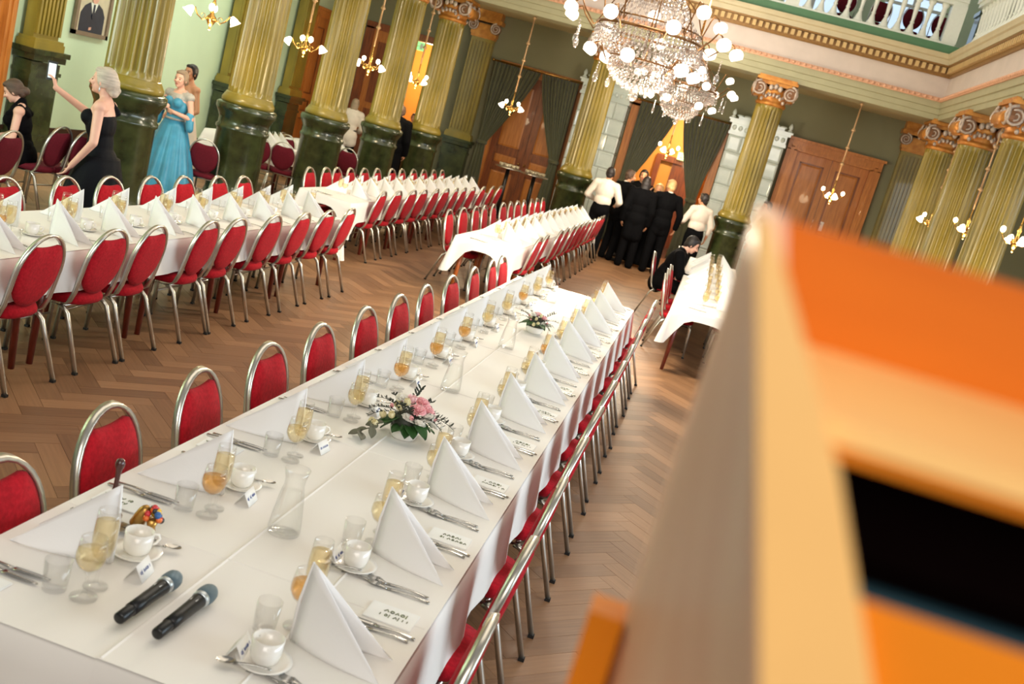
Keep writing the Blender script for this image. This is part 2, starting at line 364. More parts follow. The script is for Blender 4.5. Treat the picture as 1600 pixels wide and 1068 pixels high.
def build_floor():
    L, w = .52, .13; s2 = 1/math.sqrt(2); all_p = []
    for i in range(-260, 260):
        for j in range(-60, 60):
            for hz in (True, False):
                a = i*w+j*L+(L/2 if hz else L+w/2); b = i*w-j*L+(w/2 if hz else w-L/2)
                x = (a-b)*s2; y = (a+b)*s2; y += 8; x -= 1
                # rotated frame: a runs along (1,1), b along (-1,1)
                if -9.5 < x < 7.2 and .9 < y < 24.7: all_p.append((x, y, L, w, hz, .16+.34*R.random()+(0.03 if hz else 0), R.uniform(-.0003, .0003)))
    near, rest = [], []
    for p in all_p:
        x, y = p[0], p[1]
        ok = in_view((x, y, 0)) and not (-1.75 < x < -.25 and y < 10.3) and not (x > .55 and y < 11) and not (-4.6 < x < -3.4 and y < 10.5)
        (near if ok else rest).append(p)
    near.sort(key=lambda p: p[0]**2+p[1]**2)
    for p in near[:300]: ob('plank', plank_mesh('plank', [p]), floor)
    o = ob('far_planks', plank_mesh('far_planks', near[300:]+rest), floor); o['kind'] = 'stuff'
build_floor()
# stage the camera and lectern stand on
stage = struct(MB().span((-3.2, -4.8, 0), (4.5, .95, .86)).obj('trim_1', M['stage']))

# ------------------------------------------------------------------ walls
YW, XL, XR = 24.7, -9.5, 7.2
AX, RX, YC, BX, BY = -6.21, 3.87, 21.6, 3.36, 2.83          # column rows: left x, right x, far y, bays
def wall_with_openings(name, m, x0, x1, z1, ops, y0, y1):
    b = MB(); x = x0
    for a, c, zt in ops:
        b.span((x, y0, 0), (a, y1, z1)); b.span((a, y0, zt), (c, y1, z1)); x = c
    b.span((x, y0, 0), (x1, y1, z1)); return struct(b.obj(name, m))
OPS = [(-8.95, -7.0, 3.4), (-5.5, -3.68, 3.28), (-2.25, -.25, 3.28), (1.42, 3.16, 3.24)]
wall_far = wall_with_openings('wall_far', M['olive'], XL, XR, 5.4, OPS, YW, YW+.3)
wall_left = struct(MB().span((XL-.3, -5, 0), (XL, YW, 5.4)).obj('wall_left', M['mint']))
b = MB()
for y0 in (-5, 2.2, 7.0, 11.8, 16.6, 21.4): b.span((XR, y0, 0), (XR+.3, y0+(2.6 if y0 > -4 else 2.4), 4.4))
b.span((XR, -5, 0), (XR+.3, YW, 1.0)); b.span((XR, -5, 3.6), (XR+.3, YW, 5.4))
wall_right = struct(b.obj('wall_right', M['olive']))
struct(MB().span((XL, -4.8, 0), (XL+.03, 10.9, .3)).span((XL, 12.75, 0), (XL+.03, YW, .3)).obj('baseboard_left', M['darkbase']))
b = MB()
for a, c in ((-6.9, -5.6), (-.15, 1.3), (3.3, XR)): b.span((a, YW-.03, 0), (c, YW, .28))
struct(b.obj('baseboard_far', M['darkbase']))
# the gallery floor over the aisles is the ceiling below it
ceil = MB().span((XL, -4.8, 4.42), (AX-.3, YW, 5.4)).span((AX-.3, YC+.3, 4.42), (RX+.3, YW, 5.4)).span((RX+.3, -4.8, 4.42), (XR, YW, 5.4))
struct(ceil.obj('ceiling', M['soffit']))
# gallery back walls with a tall window
b = MB(); g0 = 5.4
for a, c in ((XL, -2.2), (-.9, .15), (1.45, 2.25), (3.55, XR)): b.span((a, YW, g0), (c, YW+.3, 9.6))
for a, c in ((-2.2, -.9), (.15, 1.45), (2.25, 3.55)): b.span((a, YW, g0), (c, YW+.3, 5.75)); b.span((a, YW, 8.9), (c, YW+.3, 9.6))
struct(b.obj('wall_gallery', M['mint']))
for k, (a, c) in enumerate(((-2.2, -.9), (.15, 1.45), (2.25, 3.55))):
    b = MB()
    for x in (a, (a+c)/2, c): b.span((x-.04, YW+.08, 5.75), (x+.04, YW+.2, 8.9))
    for z in (5.79, 6.8, 7.85, 8.86): b.span((a, YW+.1, z-.035), (c, YW+.18, z+.035))
    wn = struct(b.obj('window_%d' % (k+1), M['white'])); MB().span((a, YW+.13, 5.75), (c, YW+.14, 8.9)).obj('pane', M['wpane'], wn)
for k, y0 in enumerate((4.8, 9.6, 14.4, 19.2)):
    b = MB(); a, c = y0, y0+2.2
    for y in (a, (a+c)/2, c): b.span((XR+.08, y-.04, 1.0), (XR+.2, y+.04, 3.6))
    for z in (1.04, 1.9, 2.75, 3.56): b.span((XR+.1, a, z-.035), (XR+.18, c, z+.035))
    wn = struct(b.obj('window_%d' % (k+4), M['white'])); MB().span((XR+.13, a, 1.0), (XR+.14, c, 3.6)).obj('pane', M['wpane'], wn)
# rooms beyond the two open doorways
def room(name, x0, x1, y1, m):
    b = MB(); y0 = YW+.3; t = .2
    b.span((x0-t, y0, 0), (x0, y1, 3.7)).span((x1, y0, 0), (x1+t, y1, 3.7)).span((x0-t, y1, 0), (x1+t, y1+t, 3.7)).span((x0-t, y0, 3.7), (x1+t, y1+t, 3.9))
    return struct(b.obj(name, m))
room('wall_back_room', -3.4, .9, 28.2, M['warmwall']); room('wall_side_room', -9.6, -6.3, 27.8, M['warmwall'])
light('back_room_lamp', 'POINT', (-1.2, 26.6, 3.0), 130, (1.0, .80, .50), radius=.15)
light('side_room_lamp', 'POINT', (-7.9, 26.3, 3.0), 120, (1.0, .80, .50), radius=.15)

# ------------------------------------------------------------------ columns
def shaft_profile(b, z0, z1, r0, r1, nf=22, c=(0, 0)):
    sub = 8; n = nf*sub; zs = [(z0, 0), (z0+.06, 0), (z0+.10, 1), (z1-.12, 1), (z1-.07, 0), (z1, 0)]
    def fn(u, v):
        k = round(v*5); z, fl = zs[k]; t = (z-z0)/(z1-z0); r = r0+(r1-r0)*t**1.6
        ph = (u*nf) % 1; d = max(0, math.sin(PI*min(1, max(0, (ph-.10)/.80))))**.65 * .046 * fl
        a = 2*PI*u; return (c[0]+(r-d)*math.cos(a), c[1]+(r-d)*math.sin(a), z)
    b.grid(fn, n, 5, True, closed_u=True)
PED = [(.42, 0), (.42, .10), (.40, .12), (.385, .2), (.35, .24), (.335, .30), (.33, 1.08), (.35, 1.10), (.352, 1.135), (.33, 1.155), (.33, 1.24), (.345, 1.27), (.375, 1.33), (.395, 1.36), (.395, 1.42), (.37, 1.44)]
TORUS = [(.33, 1.44), (.345, 1.46), (.345, 1.50), (.325, 1.53), (.31, 1.56), (.30, 1.58)]
def spiral(b, c, nrm, r, w, turns=2.2, flip=1, m=0):
    """a volute: a disc with a raised spiral ridge; nrm is its outward face normal"""
    nrm = Vector(nrm).normalized(); side = Vector((0, 0, 1)).cross(nrm).normalized()*flip; up = Vector((0, 0, 1)); c = Vector(c)
    pts = [c+(side*math.cos(2*PI*k/14)+up*math.sin(2*PI*k/14))*r*.93 for k in range(14)]
    vs = [p-nrm*w/2 for p in pts]+[p+nrm*w/2 for p in pts]; b.m = 0
    b.add(vs, [tuple(range(13, -1, -1)), tuple(range(14, 28))]+[(k, (k+1) % 14, 14+(k+1) % 14, 14+k) for k in range(14)])
    path = []; rr = []
    for k in range(int(turns*12)+1):
        t = k/(turns*12); q = r*(1-.86*t); a = PI/2-2*PI*turns*t
        path.append(c+nrm*w/2+(side*math.cos(a)+up*math.sin(a))*q); rr.append(.024*(1-.5*t))
    b.m = 1; b.tube(path, rr, 6); b.m = 0
def capital_meshes():
    g = MB(); g.lathe([(.28, 3.76), (.30, 3.79), (.30, 3.82), (.275, 3.84), (.28, 3.88), (.34, 4.0), (.36, 4.06), (.33, 4.1)], 24)
    g.box((0, 0, 4.235), (.80, .80, .05)); g.box((0, 0, 4.18), (.70, .70, .08)); g.box((0, 0, 4.28), (.74, .74, .05))
    for sx in (-1, 1):      # cushions between opposite volutes
        g.cyl((sx*.33, -.34, 4.02), (sx*.33, .34, 4.02), .12, n=12)
    orn = MB()
    for k in range(20): a = 2*PI*k/20; orn.ell((.33*math.cos(a), .33*math.sin(a), 3.96), (.03, .03, .05), 6, 4)
    for s in (-1, 1):
        for q in (-1, 0, 1): orn.ell((q*.09, s*.39, 4.09+.03*(q == 0)), (.05, .03, .06), 6, 4); orn.ell((s*.39, q*.09, 4.09+.03*(q == 0)), (.03, .05, .06), 6, 4)
        for q in range(-3, 4): orn.ell((q*.07, s*.36, 3.9-.012*q*q+.06), (.034, .03, .04), 6, 4)
    vol = []
    for nx, ny in ((0, -1), (0, 1), (-1, 0), (1, 0)):
        for s in (-1, 1):
            v = MB(); side = Vector((0, 0, 1)).cross(Vector((nx, ny, 0)))
            spiral(v, Vector((nx, ny, 0))*.36+side*s*.30+Vector((0, 0, 4.04)), (nx, ny, 0), .145, .08, flip=s); vol.append(v.mesh('volute', [M['volutedark'], M['silverleaf']]))
    return [('gilded_bell', g.mesh('gilded_bell', M['gold']), []), ('carved_ornament', orn.mesh('carved_ornament', M['silverleaf']), [])]+[('volute', v, []) for v in vol]
b = MB().lathe(PED, 40); ped_me = b.mesh('pedestal', M['greenped'])
b = MB().lathe(TORUS, 40); torus_me = b.mesh('base_ring', M['yellowcol'])
b = MB(); shaft_profile(b, 1.56, 3.79, .288, .268); shaft_me = b.mesh('fluted_shaft', M['yellowcol'])
CAPS = capital_meshes()
COLUMN = ('column', None, [('pedestal', ped_me, []), ('base_ring', torus_me, []), ('fluted_shaft', shaft_me, [])]+CAPS)
def column(x, y, label): return place(COLUMN, label, 'column', (x, y, 0), 0, 'olive gold fluted columns on dark green pedestals')
lab_l = ['left colonnade column beside the woman in the blue dress, nearest the stage', 'left colonnade column right of the woman in the blue dress', 'left colonnade column left of the person in the white blouse', 'left colonnade column left of the person in long black', 'left colonnade column where the left and far rows meet']
for k in range(5): column(AX, 10.3+BY*k, lab_l[k])
column(AX+BX, YC, 'far column on green pedestal in front of the left pale tiled stove')
column(AX+2*BX, YC, 'far column with gilded capital in front of the right pale tiled stove')
lab_r = ['right colonnade column at the far corner beyond the lectern', 'second column of the right colonnade from its far corner', 'third column of the right colonnade from its far corner']
for k in range(3): column(RX, YC-BY*k, lab_r[k])
# flat pilasters on the walls
def pilaster_meshes():
    p = MB(); p.box((0, 0, .62), (.62, .26, 1.24)); p.box((0, -.01, 1.10), (.66, .29, .05)); p.box((0, -.02, 1.3), (.70, .32, .08)); p.box((0, -.03, 1.38), (.78, .36, .07)); p.box((0, 0, .12), (.72, .32, .24))
    s = MB(); s.box((0, 0, 1.46), (.66, .28, .10)); s.box((0, 0, 1.53), (.62, .26, .05)); s.box((0, .02, 2.66), (.54, .16, 2.26))
    for k in range(7): s.box((-.24+.08*k, -.075, 2.66), (.042, .05, 2.1))
    c = MB(); c.box((0, 0, 3.82), (.58, .24, .06)); c.box((0, -.01, 3.98), (.62, .26, .26)); c.box((0, -.03, 4.2), (.78, .36, .09)); c.box((0, -.02, 4.3), (.7, .3, .24))
    v = []
    for sx in (-1, 1): q = MB(); spiral(q, (sx*.28, -.16, 4.04), (0, -1, 0), .13, .07, flip=-sx); v.append(('volute', q.mesh('volute', [M['volutedark'], M['silverleaf']]), []))
    return ('pilaster', None, [('pedestal', p.mesh('pedestal', M['greenped']), []), ('fluted_shaft', s.mesh('fluted_shaft', M['yellowcol']), []), ('gilded_capital', c.mesh('gilded_capital', M['gold']), [])]+v)
PIL = pilaster_meshes()
for y, l in ((13.13, 'fluted wall pilaster left of the framed portrait'), (18.79, 'fluted wall pilaster glimpsed left of the third left column'), (21.62, 'fluted wall pilaster beside the far orange door in the left wall')):
    place(PIL, l, 'pilaster', (XL+.165, y, 0), PI/2)
place(PIL, 'fluted pilaster on the far wall behind the corner column', 'pilaster', (AX, YW-.165, 0), 0)
place(PIL, 'shaded fluted pilaster on the far wall in the right corner', 'pilaster', (RX, YW-.165, 0), 0)

# ------------------------------------------------------------------ entablature and gallery balustrades
def entablature(n, p0, p1, nrm, ends=(0, 0)):
    p0, p1, nrm = Vector(p0), Vector(p1), Vector(nrm); t = (p1-p0).normalized(); L = (p1-p0).length
    def prof(b, pts, e=1):
        vs = []
        for s, q, sg in ((0, p0, -1), (1, p1, 1)):
            for d, z in pts:
                ext = ends[s]*d*sg                      # mitred inner corners
                vs.append(q+nrm*d+t*ext+Vector((0, 0, z)))
        k = len(pts); b.add(vs, [tuple(range(k-1, -1, -1)), tuple(range(k, 2*k))]+[(i, (i+1) % k, k+(i+1) % k, k+i) for i in range(k)])
    b = MB(); prof(b, [(-.34, 4.28), (.30, 4.28), (.30, 4.375), (.32, 4.385), (.32, 4.485), (.345, 4.495), (.345, 4.61), (-.34, 4.61)])
    root = struct(b.obj('trim_%d' % n, M['creamgreen']))
    b = MB(); prof(b, [(-.3, 4.61), (.37, 4.61), (.385, 4.64), (.36, 4.69), (-.3, 4.69)]); b.obj('bead_course', M['pinkbead'], root)
    b = MB(); k = int(L/.11)
    for i in range(k): b.ell(p0+t*(.4+i*.11)+nrm*.382+Vector((0, 0, 4.65)), (.036, .036, .03), 6, 4)
    o = b.obj('beads', M['pinkbead'], root); o['kind'] = 'stuff'
    b = MB(); prof(b, [(-.3, 4.69), (.32, 4.69), (.32, 5.06), (-.3, 5.06)]); b.obj('frieze', M['frieze'], root)
    b = MB(); prof(b, [(-.3, 5.06), (.345, 5.06), (.365, 5.09), (.365, 5.235), (.43, 5.24), (.44, 5.27), (-.3, 5.27)]); b.obj('dentil_band', M['ochre'], root)
    b = MB(); k = int(L/.125)
    for i in range(k):
        q = p0+t*(.45+i*.125)+nrm*.395
        b.x = Matrix.Translation(q+Vector((0, 0, 5.175))) @ Matrix.Rotation(math.atan2(t.y, t.x), 4, 'Z'); b.box((0, 0, 0), (.07, .075, .105)); b.x = Matrix.Identity(4)
    o = b.obj('dentils', M['tan'], root); o['kind'] = 'stuff'
    b = MB(); prof(b, [(-.3, 5.27), (.46, 5.27), (.47, 5.36), (.50, 5.38), (.51, 5.42), (.53, 5.46), (-.3, 5.46)]); b.obj('cornice', M['cream'], root)
    b = MB(); prof(b, [(-.1, 5.46), (.33, 5.46), (.33, 5.64), (-.1, 5.64)]); b.obj('green_plinth', M['plinth'], root)
    return root
entablature(2, (AX, YC, 0), (RX, YC, 0), (0, -1, 0), (-1, -1))
entablature(3, (RX, -4.8, 0), (RX, YC, 0), (-1, 0, 0), (0, -1))
entablature(4, (AX, YC, 0), (AX, -4.8, 0), (1, 0, 0), (-1, 0))
bal = MB().lathe([(.095, 0), (.095, .03), (.07, .07), (.03, .20), (.045, .22), (.03, .25), (.042, .42), (.05, .56), (.04, .6), (.062, .63), (.07, .66), (.07, .69)], 10).mesh('baluster', M['white'])
def balustrade(name, p0, p1, label, n, posts):
    p0, p1 = Vector(p0), Vector(p1); t = (p1-p0).normalized(); L = (p1-p0).length; rz = math.atan2(t.y, t.x)
    root = thing(name, label, 'balustrade', p0, rz)
    MB().span((0, -.14, 0), (L, .14, .04)).obj('bottom_rail', M['white'], root)
    MB().span((0, -.12, .73), (L, .12, .80)).span((0, -.16, .80), (L, .16, .90)).span((0, -.19, .90), (L, .19, .94)).obj('handrail', M['white'], root)
    for k in range(n):
        if any(abs((k+.5)*L/n-q) < .2 for q in posts): continue
        ob('baluster', bal, root, ((k+.5)*L/n, 0, .04))
    for q in posts: MB().span((q-.13, -.15, .04), (q+.13, .15, .73)).obj('post', M['white'], root)
balustrade('balustrade', (-1.7, YC-.17, 5.64), (3.42, YC-.17, 5.64), 'white gallery balustrade of turned balusters above the far cornice', 21, (2.02, 5.0))
balustrade('balustrade', (RX-.17, 13.0, 5.64), (RX-.17, YC-.45, 5.64), 'white gallery balustrade along the right side above the cornice', 32, ())
up = MB(); up.box((0, 0, .42), (.46, .46, .84)); up.box((0, 0, .88), (.52, .52, .08)); upm = up.mesh('pedestal', M['greenped'])
us = MB(); us.lathe([(.2, .92), (.2, 1.0), (.165, 1.06), (.15, 3.6)], 20); usm = us.mesh('upper_shaft', M['uppergreen'])
UPC = ('gallery_column', None, [('pedestal', upm, []), ('upper_shaft', usm, [])])
place(UPC, 'lime green marbled gallery column at the far right corner above', 'column', (RX+.05, YC-.05, 5.46))
place(UPC, 'lime green marbled gallery column over the right colonnade', 'column', (RX+.05, YC-BY, 5.46))

# ------------------------------------------------------------------ doors, curtains, stoves
def door(n, x0, x1, z1, m, mleaf, rz=0, loc=(0, 0, 0), cas=.16, depth=.12, panels=((.25, .95), (1.1, 1.35), (1.5, 3.0))):
    """double door in a casing, local frame: front faces -y, on the wall plane y=0"""
    b = MB(); b.span((x0-cas, -depth, 0), (x0+.02, .05, z1+.02)).span((x1-.02, -depth, 0), (x1+cas, .05, z1+.02)).span((x0-cas, -depth, z1), (x1+cas, .05, z1+cas)).span((x0-cas-.05, -depth-.04, z1+cas), (x1+cas+.05, .05, z1+cas+.06))
    b.span((x0-cas*.6, -depth-.02, 0), (x0-cas*.3, -depth, z1+cas*.4)).span((x1+cas*.3, -depth-.02, 0), (x1+cas*.6, -depth, z1+cas*.4)).span((x0-cas*.6, -depth-.02, z1+cas*.3), (x1+cas*.6, -depth, z1+cas*.6))
    root = struct(b.obj('door_%d' % n, m, None, loc=loc, rz=rz)); xm = (x0+x1)/2
    for a, c, s in ((x0+.02, xm-.004, 1), (xm+.004, x1-.02, -1)):
        lf = MB().span((a, 0, .01), (c, .05, z1)).obj('door_leaf', mleaf, root)
        st = MB()
        w = c-a
        xs = (a+.14, c-.14)
        for q0, q1 in ((a, a+.13), (c-.13, c)): st.span((q0, -.034, .01), (q1, 0, z1))
        zz = [.01]+[v for p in panels for v in p if v < z1-.1]+[z1]
        for k in range(0, len(zz)-1, 2): st.span((a+.13, -.034, zz[k]), (c-.13, 0, zz[k+1]))
        st.obj('stile_frame', mleaf, lf)
        for z0p, z1p in panels:
            if z1p > z1-.1: continue
            MB().add([(xs[0], -.004, z0p), (xs[1], -.004, z0p), (xs[1], -.004, z1p), (xs[0], -.004, z1p), (xs[0]+.07, -.018, z0p+.07), (xs[1]-.07, -.018, z0p+.07), (xs[1]-.07, -.018, z1p-.07), (xs[0]+.07, -.018, z1p-.07), (xs[0], .01, z0p), (xs[1], .01, z0p), (xs[1], .01, z1p), (xs[0], .01, z1p)],
                     [(4, 5, 6, 7), (0, 1, 5, 4), (1, 2, 6, 5), (2, 3, 7, 6), (3, 0, 4, 7), (8, 9, 1, 0), (9, 10, 2, 1), (10, 11, 3, 2), (11, 8, 0, 3), (11, 10, 9, 8)]).obj('panel', m, lf)
            fr_ = MB(); mo = .03
            for A_, B_ in (((xs[0]-.01, z0p-.01), (xs[0]+mo, z1p+.01)), ((xs[1]-mo, z0p-.01), (xs[1]+.01, z1p+.01)), ((xs[0], z0p-.01), (xs[1], z0p+mo)), ((xs[0], z1p-mo), (xs[1], z1p+.01))): fr_.span((A_[0], -.03, A_[1]), (B_[0], -.003, B_[1]))
            fr_.obj('shade_moulding', M['doordark'], lf)  # darker ring paints the groove shade round each panel
        hx = c-.07 if s == 1 else a+.07
        MB().lathe([(.018, 0), (.014, .03), (.03, .05), (.03, .07), (.01, .085)], 10).obj('knob', M['brass'], lf, loc=(hx, -.02, 1.2), rot=(PI/2, 0, 0))
    return root
door(1, -5.48, -3.70, 3.22, M['doorwood'], M['doordark'], loc=(0, YW+.1, 0), depth=.14)
door(3, 1.45, 3.13, 3.2, M['doorwood'], M['doorwood'], loc=(0, YW+.06, 0), depth=.2, cas=.22)
door(4, -.76, .76, 3.2, M['doorwood'], M['doorwood'], rz=PI/2, loc=(XL+.0, 11.72, 0), depth=.1)
door(5, -.75, .75, 3.2, M['doorwood'], M['doorwood'], rz=PI/2, loc=(XL+.0, 23.2, 0), depth=.1)
b = MB(); b.span((-2.42, YW-.1, 0), (-2.2, YW+.3, 3.3)).span((-.3, YW-.1, 0), (-.12, YW+.3, 3.3)).span((-2.42, YW-.1, 3.24), (-.12, YW+.3, 3.4))
struct(b.obj('door_2', M['doorwood']))
b = MB(); b.span((-9.1, YW-.08, 0), (-8.9, YW+.3, 3.4)).span((-7.05, YW-.08, 0), (-6.86, YW+.3, 3.4)).span((-9.1, YW-.08, 3.36), (-6.86, YW+.3, 3.52))
d6 = struct(b.obj('door_6', M['doordark']))
lf = MB().span((-8.9, YW+.02, .01), (-7.92, YW+.07, 3.36)).obj('door_leaf', M['doorwood'], d6)
for z0, z1 in ((.25, 1.0), (1.15, 1.5), (1.65, 3.1)): MB().span((-8.74, YW-.01, z0), (-8.06, YW+.02, z1)).span((-8.66, YW-.025, z0+.08), (-8.14, YW-.01, z1-.08)).obj('panel', M['doordark'], lf)
# inner doorway and cupboard in the warm back room
b = MB(); b.span((-1.75, 28.02, 0), (-1.62, 28.2, 2.2)).span((-.55, 28.02, 0), (-.42, 28.2, 2.2)).span((-1.75, 28.02, 2.2), (-.42, 28.2, 2.35)); b.span((-1.3, 28.1, 0), (-.55, 28.18, 2.2))
struct(b.obj('door_7', M['doordark']))
for x, z, y, l in ((-1.05, 2.42, 27.95, 'lit green exit sign over the inner door of the orange back room'), (-7.72, 3.24, YW-.13, 'lit green exit sign over the far left doorway')):
    e = thing('exit_sign', l, 'sign', (x, y, z)); MB().box((0, 0, 0), (.36, .05, .2)).obj('sign_box', M['exitgreen'], e)
    g = MB(); g.box((-.08, -.028, .0), (.05, .008, .1)); g.ell((-.08, -.028, .065), (.02, .006, .02), 8, 4); g.box((-.06, -.028, -.05), (.09, .008, .025), Matrix.Rotation(.5, 3, 'Y')); g.box((.09, -.028, 0), (.07, .008, .14)); g.box((.02, -.028, .0), (.07, .008, .02))
    g.obj('running_figure', M['white'], e)
def curtain(x0, x1, xt, label, seed):
    """gathered drape tied back at xt"""
    r = random.Random(seed); zt, ztie, zb = 3.36, 1.48, .06; out = -1 if abs(x0-xt) < abs(x1-xt) else 1; ph = r.random()*6
    def fn(u, v):
        z = zt+(zb-zt)*v
        if z > ztie:
            t = (zt-z)/(zt-ztie); q = t*t*(3-2*t)*.55+t*.45; e = t**1.5
            a = x0+(xt-.10-x0)*(q if out < 0 else e); c = x1+(xt+.10-x1)*(q if out > 0 else e)
            if out < 0: c = x1+(xt+.10-x1)*(t**1.25)
            else: a = x0+(xt-.10-x0)*(t**1.25)
        else:
            t = (ztie-z)/(ztie-zb); a, c = xt-.10-.08*t, xt+.10+.10*t
        wd = c-a; n = 11; amp = .045*(.5+.5*min(1, wd/.6))
        return (a+wd*u, 24.5-amp*math.sin(2*PI*n*u+ph+.6*math.sin(3*v))-.02*math.sin(2*PI*3.3*u), z)
    root = thing('curtain', label, 'curtain', (0, 0, 0))
    b = MB(); b.sheet(fn, 88, 26, .008); b.obj('drape', M['curtain'], root)
    MB().lathe([(.12, 0), (.135, .02), (.135, .06), (.12, .08)], 16, (xt, 24.5, ztie-.04)).obj('tieback', M['curtain'], root)
curtain(-5.78, -4.64, -5.62, 'grey green curtain tied back left of the closed brown doors', 1)
curtain(-4.62, -3.72, -3.82, 'grey green curtain tied back right of the closed brown doors', 2)
curtain(-2.22, -1.28, -2.12, 'grey green curtain tied back left of the open orange lit doorway', 3)
curtain(-1.20, -.14, -.50, 'grey green curtain tied back right of the open orange lit doorway', 4)
def rod(x0, x1, label):
    root = thing('curtain_rod', label, 'curtain rod', (0, 0, 0)); MB().cyl((x0, 24.55, 3.39), (x1, 24.55, 3.39), .018).obj('pole', M['brass'], root)
    for x in (x0, x1): MB().ell((x, 24.55, 3.39), .035).obj('finial', M['brass'], root)
    for x in (x0+.1, x1-.1): MB().span((x-.015, 24.55, 3.375), (x+.015, 24.7, 3.405)).obj('bracket', M['brass'], root)
rod(-5.85, -3.55, 'brass curtain rod over the closed brown doors'); rod(-2.3, -.08, 'brass curtain rod over the orange lit doorway')
def stove(x0, x1, label):
    root = thing('tiled_stove', label, 'stove', (x0, -.04, 0)); w = x1-x0; y0 = 24.2; rows = 8; top = 3.16
    MB().span((.02, y0+.02, 0), (w-.02, YW, top)).obj('core', M['grout'], root)
    MB().span((-.05, y0-.05, 0), (w+.05, YW, .16)).obj('foot', M['tile'], root)
    def tl(wd, ht):
        t = MB(); g = .006; b_ = .03
        vs = [(-wd/2+g, 0, -ht/2+g), (wd/2-g, 0, -ht/2+g), (wd/2-g, 0, ht/2-g), (-wd/2+g, 0, ht/2-g)]
        vs += [(x*(1-2*b_/wd), -.02, z*(1-2*b_/ht)) for x, _, z in vs]+[(x*.72, -.012, z*.72) for x, _, z in vs]
        return t.add(vs, [(8, 9, 10, 11)]+[(i, (i+1) % 4, 4+(i+1) % 4, 4+i) for i in range(4)]+[(4+i, 4+(i+1) % 4, 8+(i+1) % 4, 8+i) for i in range(4)]).mesh('tile', M['tile'])
    h = (top-.16)/rows; a = tl(w/3, h); hw = tl(w/2, h); qw = tl(w/4, h); sd = tl(.48, h)
    for j in range(rows):
        z = .16+h*(j+.5)
        if j % 2 == 0:
            for i in range(3): ob('tile', a, root, (w/3*(i+.5), y0+.018, z))
        else:
            ob('tile', hw, root, (w/2, y0+.018, z)); ob('tile', qw, root, (w/8, y0+.018, z)); ob('tile', qw, root, (w*7/8, y0+.018, z))
        for x, rz in ((.018, -PI/2), (w-.018, PI/2)): ob('tile', sd, root, (x, y0+.26, z), rz)
    c = MB(); c.span((-.03, y0-.03, top), (w+.03, YW, top+.07)).span((-.01, y0, top+.07), (w+.01, YW, top+.25)).span((-.07, y0-.07, top+.25), (w+.07, YW, top+.31)).span((-.1, y0-.1, top+.31), (w+.1, YW, top+.35)); c.obj('cornice', M['tile'], root)
    o = MB()
    for k in range(9): o.ell((w*(k+.5)/9, y0-.01, top+.16), (.05, .03, .06), 6, 4)
    o.obj('relief_band', M['tile'], root)
    cr = MB(); cr.span((.1, y0, top+.35), (w-.1, y0+.1, top+.42))
    for k in range(7): q = abs(k-3)/3; cr.ell((w*(k+.8)/7.6, y0+.05, top+.43), (.085, .04, .055-.025*q), 8, 5)
    cr.obj('crest', M['tile'], root)
    for x in (-.02, w+.02): MB().lathe([(.05, 0), (.06, .03), (.025, .06), (.05, .1), (.04, .15), (.012, .2)], 10, (x, y0, top+.35)).obj('finial', M['tile'], root)
stove(-3.58, -2.46, 'pale tiled stove behind the column left of the doorway'); stove(-.10, 1.14, 'pale tiled stove behind the column right of the doorway')
# portrait on the left wall
pr = thing('framed_portrait', 'framed portrait of a person in a dark suit on the pale left wall', 'picture', (XL+.02, 14.36, 2.22))
fm = MB()
for a, c in (((0, -.43, -.52), (.05, -.37, .52)), ((0, .37, -.52), (.05, .43, .52)), ((0, -.43, -.52), (.05, .43, -.46)), ((0, -.43, .46), (.05, .43, .52))): fm.span(a, c)
fm.obj('picture_frame', M['frame'], pr); cv = MB().span((0, -.38, -.47), (.02, .38, .47)).obj('canvas', M['canvas'], pr)
def flat(b, pts, x=.021, t=.003): pts = [(y, max(-.465, z-.15)) for y, z in pts]; k = len(pts); b.add([(x, y, z) for y, z in pts]+[(x+t, y, z) for y, z in pts], [tuple(range(k-1, -1, -1)), tuple(range(k, 2*k))]+[(i, (i+1) % k, k+(i+1) % k, k+i) for i in range(k)])
b = MB(); flat(b, [(-.3, -.36), (.3, -.36), (.3, -.05), (.22, .06), (.1, .12), (-.1, .12), (-.22, .06), (-.3, -.05)]); b.obj('painted_suit', M['navy'], cv)
b = MB(); flat(b, [(-.09, .12), (0, -.1), (.09, .12)], .025); b.obj('painted_shirt', M['white'], cv)
b = MB(); flat(b, [(.02, .1), (.03, -.08), (0, -.12), (-.03, -.08), (-.02, .1)], .029); b.obj('painted_tie', M['navy'], cv)
b = MB(); flat(b, [(.10*math.cos(a*PI/8), .25+.14*math.sin(a*PI/8)) for a in range(16)], .029); b.obj('painted_face', M['skin'], cv)
b = MB(); flat(b, [(.11*math.cos(a*PI/8), .33+.09*math.sin(a*PI/8)) for a in range(9)], .033); b.obj('painted_hair', M['hairbrown'], cv)
b = MB(); flat(b, [(-.06, -.28), (.0, -.27), (.0, -.23), (-.06, -.24)], .029); b.obj('painted_hand', M['skin'], cv)
nt_ = thing('paper_notice', 'white paper notice with a black mark on the right wooden doors', 'notice', (2.36, YW+.04, 1.72)); MB().box((0, 0, 0), (.36, .012, .22)).obj('sheet', M['paper'], nt_)
b = MB()
for k in range(4): b.box((-.09, -.008, .0), (.09, .006, .014), Matrix.Rotation(k*PI/4, 3, 'Y'))
for k in range(3): b.box((.06, -.008, .05-.05*k), (.14-.03*k, .006, .012))
b.obj('printed_mark', M['black'], nt_)
